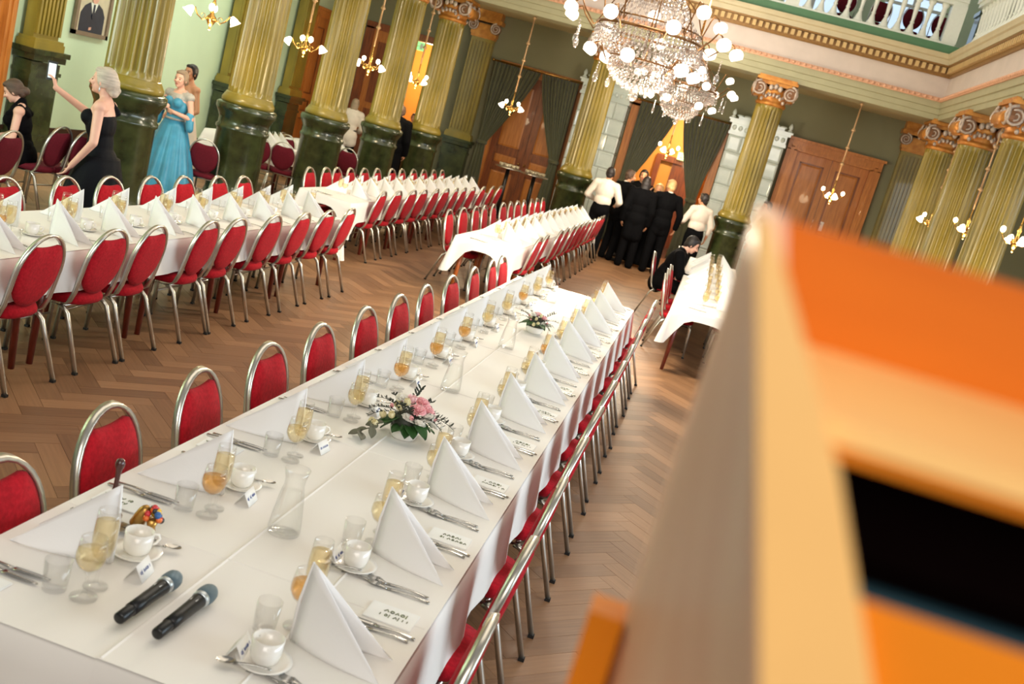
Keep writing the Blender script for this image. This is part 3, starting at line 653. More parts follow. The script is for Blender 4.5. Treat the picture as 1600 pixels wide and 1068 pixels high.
# ------------------------------------------------------------------ lectern beside the camera
def quadslab(b, pts, t):
    P = [Vector(p) for p in pts]; n = (P[1]-P[0]).cross(P[2]-P[0]).normalized()
    if n.y > 0: n = -n
    Q = [p-n*t for p in P]; return b.add(P+Q, [(0, 1, 2, 3), (7, 6, 5, 4)]+[(i, 4+i, 4+(i+1) % 4, (i+1) % 4) for i in range(4)])
lect = thing('lectern', 'large orange brown wooden lectern with a black opening, close at the right', 'lectern', (.2, .5, .86))
LK = .70
def lp(b): b.x = Matrix.Translation((-.2, -.5, -.86)) @ Matrix.Translation((0, 0, H)) @ Matrix.Diagonal((LK, LK, LK, 1)) @ Matrix.Translation((0, 0, -H)); return b
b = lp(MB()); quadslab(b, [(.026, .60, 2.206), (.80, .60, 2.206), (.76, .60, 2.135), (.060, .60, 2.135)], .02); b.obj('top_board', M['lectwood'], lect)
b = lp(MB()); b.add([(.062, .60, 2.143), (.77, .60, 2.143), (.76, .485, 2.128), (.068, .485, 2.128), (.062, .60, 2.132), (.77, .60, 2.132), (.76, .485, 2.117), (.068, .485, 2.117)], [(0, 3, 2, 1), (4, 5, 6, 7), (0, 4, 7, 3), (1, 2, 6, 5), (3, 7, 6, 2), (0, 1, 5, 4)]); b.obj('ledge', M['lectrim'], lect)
b = lp(MB()); quadslab(b, [(.068, .49, 2.124), (.755, .49, 2.124), (.75, .49, 2.1095), (.088, .49, 2.1095)], .02); b.obj('rail', M['lectlit'], lect)
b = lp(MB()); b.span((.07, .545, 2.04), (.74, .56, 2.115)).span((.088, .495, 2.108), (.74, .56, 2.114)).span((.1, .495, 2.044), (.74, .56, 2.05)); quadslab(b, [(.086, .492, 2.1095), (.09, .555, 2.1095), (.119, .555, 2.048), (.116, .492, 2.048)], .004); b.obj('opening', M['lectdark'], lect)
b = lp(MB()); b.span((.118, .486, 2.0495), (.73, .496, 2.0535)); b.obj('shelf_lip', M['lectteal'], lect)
b = lp(MB()); quadslab(b, [(.117, .486, 2.0495), (.73, .486, 2.0495), (.70, .486, 1.70), (.25, .486, 1.70)], .018); b.obj('lower_panel', M['lectlit'], lect)
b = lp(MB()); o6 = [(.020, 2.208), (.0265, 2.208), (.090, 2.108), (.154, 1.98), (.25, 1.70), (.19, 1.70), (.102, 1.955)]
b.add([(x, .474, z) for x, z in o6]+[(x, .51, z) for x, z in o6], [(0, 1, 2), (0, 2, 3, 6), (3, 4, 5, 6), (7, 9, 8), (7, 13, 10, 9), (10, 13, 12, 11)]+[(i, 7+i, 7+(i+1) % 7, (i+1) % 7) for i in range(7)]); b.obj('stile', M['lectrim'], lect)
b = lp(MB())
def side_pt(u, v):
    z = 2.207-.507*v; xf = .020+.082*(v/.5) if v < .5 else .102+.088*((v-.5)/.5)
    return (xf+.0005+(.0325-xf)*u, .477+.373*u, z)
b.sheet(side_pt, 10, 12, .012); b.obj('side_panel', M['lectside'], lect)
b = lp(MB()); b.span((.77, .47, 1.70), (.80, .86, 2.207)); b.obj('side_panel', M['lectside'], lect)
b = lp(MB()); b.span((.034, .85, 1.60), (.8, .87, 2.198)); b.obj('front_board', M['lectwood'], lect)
b = lp(MB()); b.span((.003, .84, 1.60), (.034, .88, 1.838)); b.obj('side_trim', M['lectlit'], lect)
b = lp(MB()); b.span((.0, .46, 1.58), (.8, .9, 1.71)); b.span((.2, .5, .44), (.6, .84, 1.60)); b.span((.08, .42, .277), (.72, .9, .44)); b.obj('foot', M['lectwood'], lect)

# ------------------------------------------------------------------ banquet chairs
def chair_kind(fab, back_rows=True):
    xb = lambda z: -.115-(z-.45)*.19
    sp = MB()
    def outline(th, k=1.0):
        c, s = math.cos(th), math.sin(th); e = 2/3.2
        return (.215*math.copysign(abs(c)**e, c)*k+.080, .205*math.copysign(abs(s)**e, s)*k*(1-.08*(c < 0)))
    n = 24; rings = [(.0, .405), (.94, .405), (1.0, .42), (1.0, .445), (.95, .465), (.6, .474), (0, .476)]
    vs, fs = [], []
    for k, z in rings[1:-1]:
        for i in range(n): x, y = outline(2*PI*i/n, k); vs.append((x, y, z))
    m = len(rings)-2
    for j in range(m-1):
        for i in range(n): i2 = (i+1) % n; fs.append((j*n+i, j*n+i2, (j+1)*n+i2, (j+1)*n+i))
    fs += [tuple(range(n-1, -1, -1)), tuple((m-1)*n+i for i in range(n))]
    sp.add(vs, fs, True)
    bp = MB(); n = 44; pts = []
    for i in range(n):
        th = 2*PI*i/n; y, z = .187*math.cos(th), .685+.212*math.sin(th)
        if z > .8: z = min(z, .840+.9*y*y)
        pts.append((y, z))
    vs, fs = [], []
    for k, d in ((.5, .026), (.88, .022), (1, .008), (1, -.008), (.88, -.022), (.5, -.026)):
        for y, z in pts: zz = .68+(z-.68)*k; vs.append((xb(zz)+d, y*k, zz))
    for j in range(5):
        for i in range(n): i2 = (i+1) % n; fs.append((j*n+i, (j+1)*n+i, (j+1)*n+i2, j*n+i2))
    fs += [tuple(range(n)), tuple(5*n+i for i in range(n-1, -1, -1))]
    bp.add(vs, fs, True)
    fr = MB(); path = [(.26, .185, .392), (.05, .195, .392), (-.05, .197, .398), (xb(.46)+.02, .197, .43), (xb(.5), .197, .5), (xb(.58), .2, .58)]
    for i in range(17): th = PI*i/16; z = .68+.232*math.sin(th); path.append((xb(z), .2*math.cos(th), z))
    path += [(x, -y, z) for x, y, z in reversed(path[:6])]
    fr.flat_tube(path, (1, 0, -.19), .03, .016)
    sf = MB()
    sf.cyl((-.05, 0, .392), (.24, 0, .392), .012, n=6)
    for x in (.24, -.05): sf.cyl((x, -.19, .392), (x, .19, .392), .012, n=6)
    st = MB(); st.cyl((.277, -.19, .20), (.277, .19, .20), .008, n=6)
    legs = []
    for s in (-1, 1):
        q = MB(); q.flat_tube([(-.04, s*.195, .395), (-.075, s*.20, .388), (-.105, s*.202, .36), (-.235, s*.214, .012)], (0, 1, 0), .022, .022); q.m = 1; q.box((-.236, s*.214, .008), (.028, .026, .016)); legs.append(('leg', q.mesh('leg', [M['chrome'], M['rubber']]), []))
        q = MB(); q.flat_tube([(.26, s*.185, .392), (.27, s*.188, .37), (.285, s*.195, .012)], (0, 1, 0), .022, .022); q.m = 1; q.box((.285, s*.195, .008), (.028, .026, .016)); legs.append(('leg', q.mesh('leg', [M['chrome'], M['rubber']]), []))
    return ('banquet_chair', None, [('seat', sp.mesh('seat', fab), []), ('backrest', bp.mesh('backrest', fab), []), ('back_frame', fr.mesh('back_frame', M['chrome']), []), ('seat_frame', sf.mesh('seat_frame', M['chrome']), []), ('stretcher', st.mesh('stretcher', M['chrome']), [])]+legs)
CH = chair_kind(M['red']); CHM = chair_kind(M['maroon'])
def chair(xtop, ytop, face, label, group, kind=CH, jit=.05):
    """xtop, ytop: where the top of the backrest stands; face: heading angle"""
    a = face+R.uniform(-jit, jit)
    return place(kind, label, 'chair', (xtop+.20*math.cos(face), ytop+.20*math.sin(face), 0), a, group)
def row(xs, ys, face, text, group, kind=CH):
    for i, y in enumerate(ys): chair(xs if not isinstance(xs, list) else xs[i], y, face, 'red oval-backed chair, %s counting from the stage, %s' % (ORD[i], text), group, kind)
ML = [2.52, 3.18, 3.85, 4.51, 5.17, 5.90, 6.57, 7.22, 7.95, 8.73, 9.45, 9.93]
MR = [2.60, 3.25, 3.95, 4.62, 5.28, 5.98, 6.65, 7.32, 8.0, 8.7, 9.4, 10.08]
row([-1.72, -1.77]+[-1.78]*10, ML, 0, 'left side of the main flower-decked table', 'chairs on the left of the main table')
row(-.235, MR, PI, 'right side of the main flower-decked table', 'chairs on the right of the main table')
row(-3.46, [4.62, 5.23, 5.89, 6.38, 7.14, 7.61, 8.29, 8.94, 9.55, 10.15], PI, 'near side of the nearer left table', 'chairs on the near side of the nearer left table')
row(-4.67, [5.8, 6.43, 7.13, 7.70, 8.33, 8.90, 9.58, 10.14], 0, 'far side of the nearer left table', 'chairs on the far side of the nearer left table')
row(-3.96, [12.67, 13.32, 14.0, 14.55, 15.2, 15.8, 16.4, 16.95, 17.6, 18.4, 19.15, 19.9], PI, 'near side of the farther left table', 'chairs on the near side of the farther left table')
row(-5.10, [12.95, 13.54, 13.95, 14.5, 15.1, 15.7, 16.45, 17.0, 17.67, 18.32, 19.0, 19.6], 0, 'far side of the farther left table', 'chairs on the far side of the farther left table')
row(-3.12, [12.83, 13.56, 14.3, 14.86, 15.47, 16.18, 16.79, 17.38, 18.0, 18.75, 19.34, 20.0], 0, 'left side of the middle far table', 'chairs on the left of the middle far table')
row(-1.88, [12.73, 13.26, 14.51, 15.1, 15.84, 16.5, 17.1, 17.7, 18.4, 19.0, 19.5, 19.95], PI, 'right side of the middle far table', 'chairs on the right of the middle far table')
row([-.28, -.28, -.27, -.58, -.30, -.30], [12.77, 13.42, 14.05, 15.34, 17.0, 17.7], 0, 'left side of the right-hand table', 'chairs on the left of the right-hand table')
row(.95, [12.9, 13.6, 14.3], PI, 'right side of the right-hand table', 'chairs on the right of the right-hand table')
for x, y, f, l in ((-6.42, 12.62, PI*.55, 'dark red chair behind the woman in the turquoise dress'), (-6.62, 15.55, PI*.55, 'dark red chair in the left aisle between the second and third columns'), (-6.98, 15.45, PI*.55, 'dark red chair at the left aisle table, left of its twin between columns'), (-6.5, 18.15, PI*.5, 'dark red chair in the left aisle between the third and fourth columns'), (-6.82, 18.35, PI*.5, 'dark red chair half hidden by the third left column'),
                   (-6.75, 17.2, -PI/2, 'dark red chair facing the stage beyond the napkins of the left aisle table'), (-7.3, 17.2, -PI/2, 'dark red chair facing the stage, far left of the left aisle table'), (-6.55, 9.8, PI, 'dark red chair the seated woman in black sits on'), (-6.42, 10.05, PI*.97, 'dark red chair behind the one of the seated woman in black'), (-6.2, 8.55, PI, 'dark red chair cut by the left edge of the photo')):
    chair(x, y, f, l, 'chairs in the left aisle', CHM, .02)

# ------------------------------------------------------------------ tables and cloths
def cloth(name, x0, x1, y0, y1, label, group, drop=.27, seam=None, z=.742, seed=1, tail=.5, short=False):
    r = random.Random(seed); rc = .025; P = []
    cs = {'a': (x1-rc, y0+rc, -PI/2), 'b': (x0+rc, y0+rc, -PI), 'c': (x0+rc, y1-rc, -1.5*PI), 'd': (x1-rc, y1-rc, -2*PI)}
    def corner(cx, cy, a0, a1):
        return [(cx+rc*math.cos(a0+(a1-a0)*k/8), cy+rc*math.sin(a0+(a1-a0)*k/8), math.cos(a0+(a1-a0)*k/8), math.sin(a0+(a1-a0)*k/8), 1-abs(k-4)/4) for k in range(9)]
    def side(ax, ay, bx, by, nx, ny):
        L = math.hypot(bx-ax, by-ay); n = max(2, int(L/.07)); return [(ax+(bx-ax)*k/n, ay+(by-ay)*k/n, nx, ny, 0) for k in range(1, n)]
    # clockwise seen from above: near side (right to left), left side, far side, right side
    if seam == 'x1':
        P += [(x1, y0, 0, -1, 0)]+side(x1, y0, x0+rc, y0, 0, -1)+corner(x0+rc, y0+rc, -PI/2, -PI)+side(x0, y0+rc, x0, y1-rc, -1, 0)+corner(x0+rc, y1-rc, -PI, -1.5*PI)+side(x0+rc, y1, x1, y1, 0, 1)+[(x1, y1, 0, 1, 0)]
    elif seam == 'x0':
        P += [(x0, y1, 0, 1, 0)]+side(x0, y1, x1-rc, y1, 0, 1)+corner(x1-rc, y1-rc, PI/2, 0)+side(x1, y1-rc, x1, y0+rc, 1, 0)+corner(x1-rc, y0+rc, 0, -PI/2)+side(x1-rc, y0, x0, y0, 0, -1)+[(x0, y0, 0, -1, 0)]
    else:
        P += corner(x1-rc, y0+rc, 0, -PI/2)+side(x1-rc, y0, x0+rc, y0, 0, -1)+corner(x0+rc, y0+rc, -PI/2, -PI)+side(x0, y0+rc, x0, y1-rc, -1, 0)+corner(x0+rc, y1-rc, -PI, -1.5*PI)+side(x0+rc, y1, x1-rc, y1, 0, 1)+corner(x1-rc, y1-rc, -1.5*PI, -2*PI)+side(x1, y1-rc, x1, y0+rc, 1, 0)
    n = len(P); closed = seam is None; ph = [r.random()*6 for _ in range(4)]; s = 0; S = []
    for i in range(n): s += math.hypot(P[i][0]-P[i-1][0], P[i][1]-P[i-1][1]) if i else 0; S.append(s)
    def near_corner(x, y):
        d = min(math.hypot(x-a, y-c) for a in ((x0,) if seam == 'x1' else (x1,) if seam == 'x0' else (x0, x1)) for c in (y0, y1)); return math.exp(-(d/.14)**2)
    rows = [(0, 0), (.012, .004), (.02, .02), (.5, .5), (1, 1)]; vs, fs = [], []
    fracs = (0, .03, .3, .65, 1.0)
    for j, fr in enumerate(fracs):
        for i, (x, y, nx, ny, ck) in enumerate(P):
            k = near_corner(x, y); wv = .5+.5*(math.sin(S[i]*8.5+ph[0])*.6+math.sin(S[i]*17+ph[1])*.4)
            out = .004+fr*(.012+.035*wv*(.35 if short else 1)+.075*k*ck+.02*k); dz = fr*drop*(1+tail*k)*(.42+.58*k if ny < -.5 and short else 1)
            if j == 0: out, dz = 0, 0
            if j == 1: out, dz = .006, .006
            vs.append((x+nx*out, y+ny*out, z-dz))
    for j in range(len(fracs)-1):
        for i in range(n if closed else n-1): i2 = (i+1) % n; fs.append((j*n+i, (j+1)*n+i, (j+1)*n+i2, j*n+i2))
    fs.append(tuple(range(n-1, -1, -1)))
    b = MB(); b.add(vs, fs, True); b.sm[-1] = False
    return tag(b.obj(name, M['cloth']), label, 'tablecloth', group)
def table_kind(L, Wd, leg):
    top = MB().box((0, 0, .725), (Wd-.02, L-.01, .03)); ap = MB()
    for s in (-1, 1): ap.box((s*(Wd/2-.09), 0, .67), (.02, L-.2, .08)); ap.box((0, s*(L/2-.1), .67), (Wd-.2, .02, .08))
    lg = []
    for sx in (-1, 1):
        for sy in (-1, 1):
            q = MB(); q.cyl((sx*(Wd/2-.11), sy*(L/2-.12), .71), (sx*(Wd/2-.085), sy*(L/2-.085), 0), .032, .02, 10); lg.append(('leg', q.mesh('leg', leg), []))
    return ('banquet_table', None, [('table_top', top.mesh('table_top', M['tabletop']), []), ('apron', ap.mesh('apron', M['tabletop']), [])]+lg)
def table_row(x0, x1, y0, y1, n, leg, text):
    L = (y1-y0)/n; k = table_kind(L, x1-x0, leg)
    for i in range(n): place(k, 'wooden banquet table under white cloth, %s from the stage in %s' % (ORD[i], text), 'table', ((x0+x1)/2, y0+L*(i+.5), 0), 0, 'tables in '+text)
table_row(-1.61, -.42, 2.09, 10.16, 6, M['mahog'], 'the main flower-decked row')
CLL = cloth('tablecloth', -1.612, -1.066, 2.085, 10.165, 'left half of the white cloth on the main flower-decked table', 'white tablecloths', .28, 'x1', .7425, 1)
CLR = cloth('tablecloth', -1.07, -.418, 2.085, 10.165, 'right half of the white cloth on the main flower-decked table', 'white tablecloths', .28, 'x0', .7445, 2)
def crease(cl, a, c):
    d = Vector(c)-Vector(a); n = Vector((-d.y, d.x, 0)).normalized()*.006; A, C = Vector(a), Vector(c); h = Vector((0, 0, .0028))
    MB().add([A-n, A+n, A+h, C-n, C+n, C+h], [(0, 2, 5, 3), (1, 4, 5, 2), (0, 1, 2), (3, 5, 4), (0, 3, 4, 1)]).obj('crease', M['cloth'], cl)
for cl, x0, x1, z in ((CLL, -1.60, -1.067, .7424), (CLR, -1.064, -.43, .7444)):
    for y in (2.75, 4.02, 5.3, 6.6, 7.9, 9.2): crease(cl, (x0, y, z), (x1, y, z))
crease(CLR, (-1.062, 2.09, .7444), (-1.062, 10.15, .7444)); crease(CLR, (-.74, 2.09, .7444), (-.74, 10.15, .7444))
T1 = (-4.42, -3.62, 4.3, 10.42); T2 = (-4.78, -4.09, 11.95, 19.35); T3 = (-2.74, -2.03, 11.85, 20.3); T4 = (-.08, .72, 11.45, 18.4)
for k, (T, nn, leg, tx, tl) in enumerate(((T1, 5, M['mahog'], 'the nearer left row', 'nearer left'), (T2, 7, M['mahog'], 'the farther left row', 'farther left'), (T3, 7, M['oakleg'], 'the middle far row', 'middle far'), (T4, 6, M['mahog'], 'the right-hand row', 'right-hand'))):
    table_row(*T, nn, leg, tx); cloth('tablecloth', T[0]-.003, T[1]+.003, T[2]-.004, T[3]+.004, 'white cloth hanging over the %s long table' % tl, 'white tablecloths', .25, None, .7435, 5+k, .75, k > 0)
TA = (-8.2, -6.78, 15.95, 16.75); kA = table_kind(.8, 1.42, M['mahog'])
place(kA, 'wooden table under white cloth in the left aisle', 'table', (-7.49, 16.35, 0)); cloth('tablecloth', TA[0], TA[1], TA[2], TA[3], 'white cloth on the left aisle table', 'white tablecloths', .25, None, .7435, 11)
TB = (-8.0, -6.8, 18.75, 19.5); place(table_kind(.75, 1.2, M['mahog']), 'wooden table under white cloth in the left aisle, farther of the two', 'table', (-7.4, 19.12, 0)); cloth('tablecloth', TB[0], TB[1], TB[2], TB[3], 'white cloth on the farther left aisle table', 'white tablecloths', .25, None, .7435, 12)

# ------------------------------------------------------------------ tableware
def napkin_mesh(seed):
    r = random.Random(seed); b = MB(); T = Vector((.135, 0, .235)); F = Vector((.15, 0, 0)); sp = .072+r.uniform(-.012, .012)
    for s in (-1, 1):
        L = Vector((-.125+r.uniform(-.015, .015), s*sp, 0))
        def fn(u, v, s=s, L=L):
            p = F+(L-F)*u+(T-F)*v*(1-u); p.y += s*(.018*math.sin(PI*u)*(1-v)+.006*math.sin(2*PI*v)*u*(1-u)+.0025); p.z = max(p.z, 0); return p
        b.sheet(fn, 8, 8, .003*s)
    b.tube([F+Vector((-.002, 0, .004)), (F+T)/2+Vector((.006, 0, 0)), T], [.006, .005, .003], 6)
    return b.mesh('folded_napkin', M['napkin'])
NAP = [napkin_mesh(i) for i in range(5)]
def glass_mesh(name, outer, t=.0015, n=14):
    inner = [(max(r-t, .001), z) for r, z in reversed(outer) if z > outer[-1][1]*.0+ (min(zz for rr, zz in outer if zz > .0) if False else 0)]
    return MB().lathe(outer, n, capt=False).mesh(name, M['glass'])
WG_P = [(.036, 0), (.036, .003), (.010, .007), (.0045, .02), (.0045, .068), (.012, .074), (.028, .088), (.039, .108), (.0405, .125), (.037, .150), (.0335, .172), (.0322, .172), (.0358, .150), (.0392, .125), (.0377, .109), (.027, .0895), (.010, .0768), (.001, .076)]
FL_P = [(.033, 0), (.033, .003), (.009, .007), (.0045, .02), (.0045, .075), (.012, .08), (.024, .092), (.0315, .115), (.033, .15), (.031, .20), (.0285, .225), (.0273, .225), (.0298, .20), (.0317, .15), (.0302, .116), (.023, .0935), (.010, .083), (.001, .082)]
TU_P = [(.031, 0), (.031, .004), (.036, .085), (.0345, .085), (.030, .012), (.001, .011)]
def lq(name, prof, m): return MB().lathe(prof, 14).mesh(name, m)
wgm = MB().lathe(WG_P, 16, capt=False).mesh('wine_glass', M['glass']); flm = MB().lathe(FL_P, 16, capt=False).mesh('champagne_glass', M['glass']); tum = MB().lathe(TU_P, 14, capt=False).mesh('water_tumbler', M['glass'])
wl = [(.008, .0775), (.0265, .0902), (.0372, .1095), (.0386, .125), (.0375, .137)]; fl_ = [(.008, .0835), (.0225, .0942), (.0297, .1165), (.0311, .15), (.0296, .192)]
WGA = ('wine_glass', wgm, [('wine', lq('wine', wl, M['champ']), [])]); WGB = ('wine_glass', wgm, [('wine', lq('wine', wl, M['amber']), [])]); WGE = ('wine_glass', wgm, [])
FLA = ('champagne_glass', flm, [('champagne', lq('champagne', fl_, M['champ']), [])]); FLB = ('champagne_glass', flm, [('champagne', lq('champagne', fl_[:4], M['amber']), [])])
TUM = ('water_tumbler', tum, [])
TUF = ('glint_tumbler', tum, [('glint_fill', MB().lathe([(.029, .0125), (.0335, .07)], 14).mesh('glint_fill', M['glint_fill']), [])])
cup = MB().lathe([(.026, 0), (.028, .004), (.036, .010), (.040, .026), (.0415, .070), (.039, .070), (.0375, .028), (.033, .014), (.002, .011)], 22, capt=False)
hd = MB().tube([(-.038, 0, .055), (-.058, 0, .053), (-.064, 0, .04), (-.054, 0, .026), (-.036, 0, .022)], .0042, 8)
CUP = ('coffee_cup', cup.mesh('coffee_cup', M['china']), [('handle', hd.mesh('handle', M['china']), [])])
SAU = ('saucer', MB().lathe([(.035, 0), (.04, .003), (.06, .008), (.073, .015), (.073, .017), (.058, .0115), (.04, .0075), (.030, .0065), (.001, .0065)], 26, capt=False).mesh('saucer', M['china']), [])
def cutlery(kind):
    b = MB(); b.m = 0
    def hnd(x0, x1, w): b.sheet(lambda u, v: (x0+(x1-x0)*u, (v-.5)*w*(.55+.45*abs(2*u-.9)), .004+.004*math.sin(PI*u)), 8, 2, .0025)
    if kind == 'fork':
        hnd(-.10, .04, .0125); b.sheet(lambda u, v: (.04+.028*u, (v-.5)*(.008+.018*u), .004+.006*u), 4, 2, .0022)
        for k in range(4): y = -.010+.0067*k; b.flat_tube([(.067, y, .0095), (.085, y, .0085), (.102, y, .012)], (0, 1, 0), .004, .002)
    elif kind == 'knife':
        hnd(-.11, .01, .0135); b.sheet(lambda u, v: (.01+.105*u, (v-.5)*.02*(1-.75*u**4)+.002*u, .005), 8, 2, .0016)
    else:
        hnd(-.07, .025, .009); b.grid(lambda u, v: (.045+.024*v*math.cos(2*PI*u), .0145*v*math.sin(2*PI*u), .003+.006*v*v), 12, 3, closed_u=True); b.grid(lambda u, v: (.045+.0245*v*math.cos(-2*PI*u), .015*v*math.sin(-2*PI*u), .0015+.006*v*v), 12, 3, closed_u=True)
    return (kind, b.mesh(kind, M['steel']), [])
FORK, KNIFE, SPOON = cutlery('fork'), cutlery('knife'), cutlery('spoon')
FORK = ('fork',)+FORK[1:]; SPOON = ('teaspoon',)+SPOON[1:]
def script_lines(rows, seed, h=.006):
    """small pen or print strokes lying on the z=0 plane: rows of (x0, x1, y, letter height)"""
    r = random.Random(seed); b = MB()
    for x0, x1, y, hh in rows:
        x = x0
        while x < x1:
            w = hh*r.uniform(.35, .6); k = r.random()
            if k < .4: b.box((x, y, 0), (hh*.16, hh*r.choice((.6, 1)), .0006))
            elif k < .75: b.tube([(x, y-hh*.3, 0), (x+w*.6, y+hh*.3, 0), (x+w, y-hh*.2, 0)], hh*.09, 4)
            else: b.tube([(x+w/2+w*.45*math.cos(a*PI/4), y+hh*.28*math.sin(a*PI/4), 0) for a in range(8)], hh*.09, 4, closed=True)
            x += w+hh*.25
    return b
def card_kind(seed):
    b = MB(); w, d, h = .085, .026, .044
    for s in (-1, 1): b.sheet(lambda u, v: (s*d*(1-v), (u-.5)*w, h*v), 2, 2, -.0006*s)
    k = script_lines([(-.032, .03, 0, .014)], seed); k2 = MB(); ang = math.atan2(h, d)
    mx = Matrix.Translation((d*.52+.001, 0, h*.48+.0008)) @ Matrix.Rotation(0, 4, 'Z')
    # lettering lies on the face looking to +x
    ex, ey, ez = Vector((0, 1, 0)), Vector((-d, 0, h)).normalized(), Vector((h, 0, d)).normalized()
    k2.add([Vector((d*.5, 0, h*.5))+ex*p[0]+ey*p[1]+ez*(p[2]+.0008) for p in k.v], k.f)
    return ('place_card', b.mesh('place_card', M['paper']), [('lettering', k2.mesh('lettering', M['ink']), [])])
CARDS = [card_kind(i) for i in range(4)]
def menu_kind(seed):
    b = MB().box((0, 0, .0012), (.15, .105, .0024)); b.add([(.075, -.0525, .0028), (.075, .0525, .0028), (-.072, .0525, .0034), (-.072, -.0525, .0034), (.075, -.0525, .0036), (.075, .0525, .0036), (-.072, .0525, .0042), (-.072, -.0525, .0042)], [(0, 1, 2, 3), (7, 6, 5, 4), (0, 4, 5, 1), (2, 6, 7, 3), (1, 5, 6, 2), (3, 7, 4, 0)])
    s = script_lines([(-.038, .034, .016, .022), (-.044, .044, -.012, .020)], seed); s2 = MB(); s2.add([(p[0]+.012, p[1], p[2]+.0046) for p in s.v], s.f)
    return ('menu_card', b.mesh('menu_card', M['paper']), [('print', s2.mesh('print', M['inkg']), [])])
MENUS = [menu_kind(i+20) for i in range(3)]
ZT = .7452
def setting(tbl, side, i, xe, c, full=True, extra=0, rnd=None):
    """one cover at the table edge xe, centred at c along the table; u runs to the table centre, v to the diner's right"""
    sg = 1 if side == 'left' else -1; rz = 0 if sg == 1 else PI; r = rnd or R
    P = lambda u, v, z=0: (xe+sg*u, c-sg*v, ZT+z)
    tn, sd = tbl; w = '%s from the stage on %s\'s %s' % (ORD[i], tn, sd)
    j = lambda a=.1: rz+r.uniform(-a, a)
    nl = tag(ob('napkin', NAP[r.randrange(5)], None, P(.165+r.uniform(-.008, .008), r.uniform(-.012, .012)), j(.08)), 'pyramid-folded napkin '+w, 'napkin', 'folded napkins on '+tn)
    g = 'glasses on '+tn
    amber = r.random() < (.22 if full else .1)
    if full:
        L = sg == 1
        place(WGB if amber else WGA, ('amber wine glass ' if amber else 'pale wine glass ')+w, 'glass', P(.36, .19, 0) if L else P(.32, .06), r.random()*6, g)
        place(FLA, 'champagne glass '+w, 'glass', P(.352, .125) if L else P(.325, .155), r.random()*6, g)
        place(TUM, 'water tumbler '+w, 'glass', P(.28, .20) if L else P(.385, -.005), r.random()*6, g)
        cu, cv = (.335, -.10) if L else (.315, -.16)
        place(SAU, 'saucer under coffee cup '+w, 'saucer', P(cu, cv), 0, 'saucers on '+tn)
        place(CUP, 'white coffee cup '+w, 'cup', P(cu, cv, .0065), j(.4)+(-2.2 if L else PI-.5), 'coffee cups on '+tn)
        place(SPOON, 'teaspoon on saucer '+w, 'spoon', P(cu+.03, cv+(-.062 if L else -.058), .014), rz+(2.6 if L else 2.4), 'teaspoons on '+tn, (0, .06, rz+(.5 if L else .2)))
        for q in range(2):
            place(FORK, '%s fork %s' % (('outer', 'inner')[q], w), 'fork', P(.14+.012*q, -.225+.030*q), j(.05), 'forks on '+tn)
            place(KNIFE, '%s knife %s' % (('outer', 'inner')[q], w), 'knife', P(.125+.012*q, .21-.028*q), j(.05), 'knives on '+tn)
        place(SPOON, 'dessert spoon above forks '+w, 'spoon', P(.265, -.215), j(.1)+PI, 'dessert spoons on '+tn)
        place(MENUS[i % 3], 'printed menu card '+w, 'menu card', P(.115, .295), j(.06)+PI, 'menu cards on '+tn)
        place(CARDS[i % 4], 'blue lettered place card '+w, 'place card', P(.405, -.005) if L else P(.385, -.155), j(.15)+(0 if L else PI), 'place cards on '+tn)
    else:
        place(WGB if amber else WGA, ('amber wine glass ' if amber else 'pale wine glass ')+w, 'glass', P(.33+r.uniform(-.02, .02), .15), r.random()*6, g)
        place(FLA, 'champagne glass '+w, 'glass', P(.33+r.uniform(-.02, .02), .24), r.random()*6, g)
        if extra: place(TUM, 'water tumbler '+w, 'glass', P(.25, .21), r.random()*6, g)
        if extra > 1: place(KNIFE, 'knife '+w, 'knife', P(.13, .17), j(.05), 'knives on '+tn); place(SAU, 'saucer under cup '+w, 'saucer', P(.33, -.16), 0, 'saucers on '+tn); place(CUP, 'white coffee cup '+w, 'cup', P(.33, -.16, .0065), j(1), 'coffee cups on '+tn)
for k in range(12):
    setting(('the main table', 'left side'), 'left', k, -1.61, 2.49+.672*k); setting(('the main table', 'right side'), 'right', k, -.42, 2.46+.672*k)
for k, y in enumerate([4.75, 5.3, 5.93, 6.5, 7.1, 7.65, 8.3, 8.9, 9.5, 10.05]): setting(('the nearer left table', 'near side'), 'right', k, T1[1], y, False, 2)
for k, y in enumerate([5.3, 5.85, 6.5, 7.1, 7.75, 8.35, 8.95, 9.55, 10.1]): setting(('the nearer left table', 'far side'), 'left', k, T1[0], y, False, 1)
for k in range(12): setting(('the farther left table', 'near side'), 'right', k, T2[1], 12.7+.58*k, False); setting(('the farther left table', 'far side'), 'left', k, T2[0], 12.7+.58*k, False)
for k in range(12): setting(('the middle far table', 'right side'), 'right', k, T3[1], 12.7+.65*k, False); setting(('the middle far table', 'left side'), 'left', k, T3[0], 12.75+.65*k, False)
for k in range(9): setting(('the right-hand table', 'left side'), 'left', k, T4[0], 12.1+.68*k, False); setting(('the right-hand table', 'right side'), 'right', k, T4[1], 12.1+.68*k, False)
for k in range(3): setting(('the left aisle table', 'near side'), 'right', k, TA[1]-.05, 16.05+.22*k, False)
for k in range(2): setting(('the farther left aisle table', 'near side'), 'right', k, TB[1]-.05, 18.9+.3*k, False)
# cutlery rolls at the near ends of the far tables
for T, tl in ((T2, 'farther left'), (T3, 'middle far'), (T4, 'right-hand')):
    x = T[0]+.12
    for q in range(3): place(KNIFE if q else FORK, '%s laid along the near end of the %s table' % (('fork', 'first knife', 'second knife')[q], tl), 'knife' if q else 'fork', (x+.14, T[2]+.09+.025*q, ZT), .02*q, 'cutlery at the near end of the %s table' % tl)
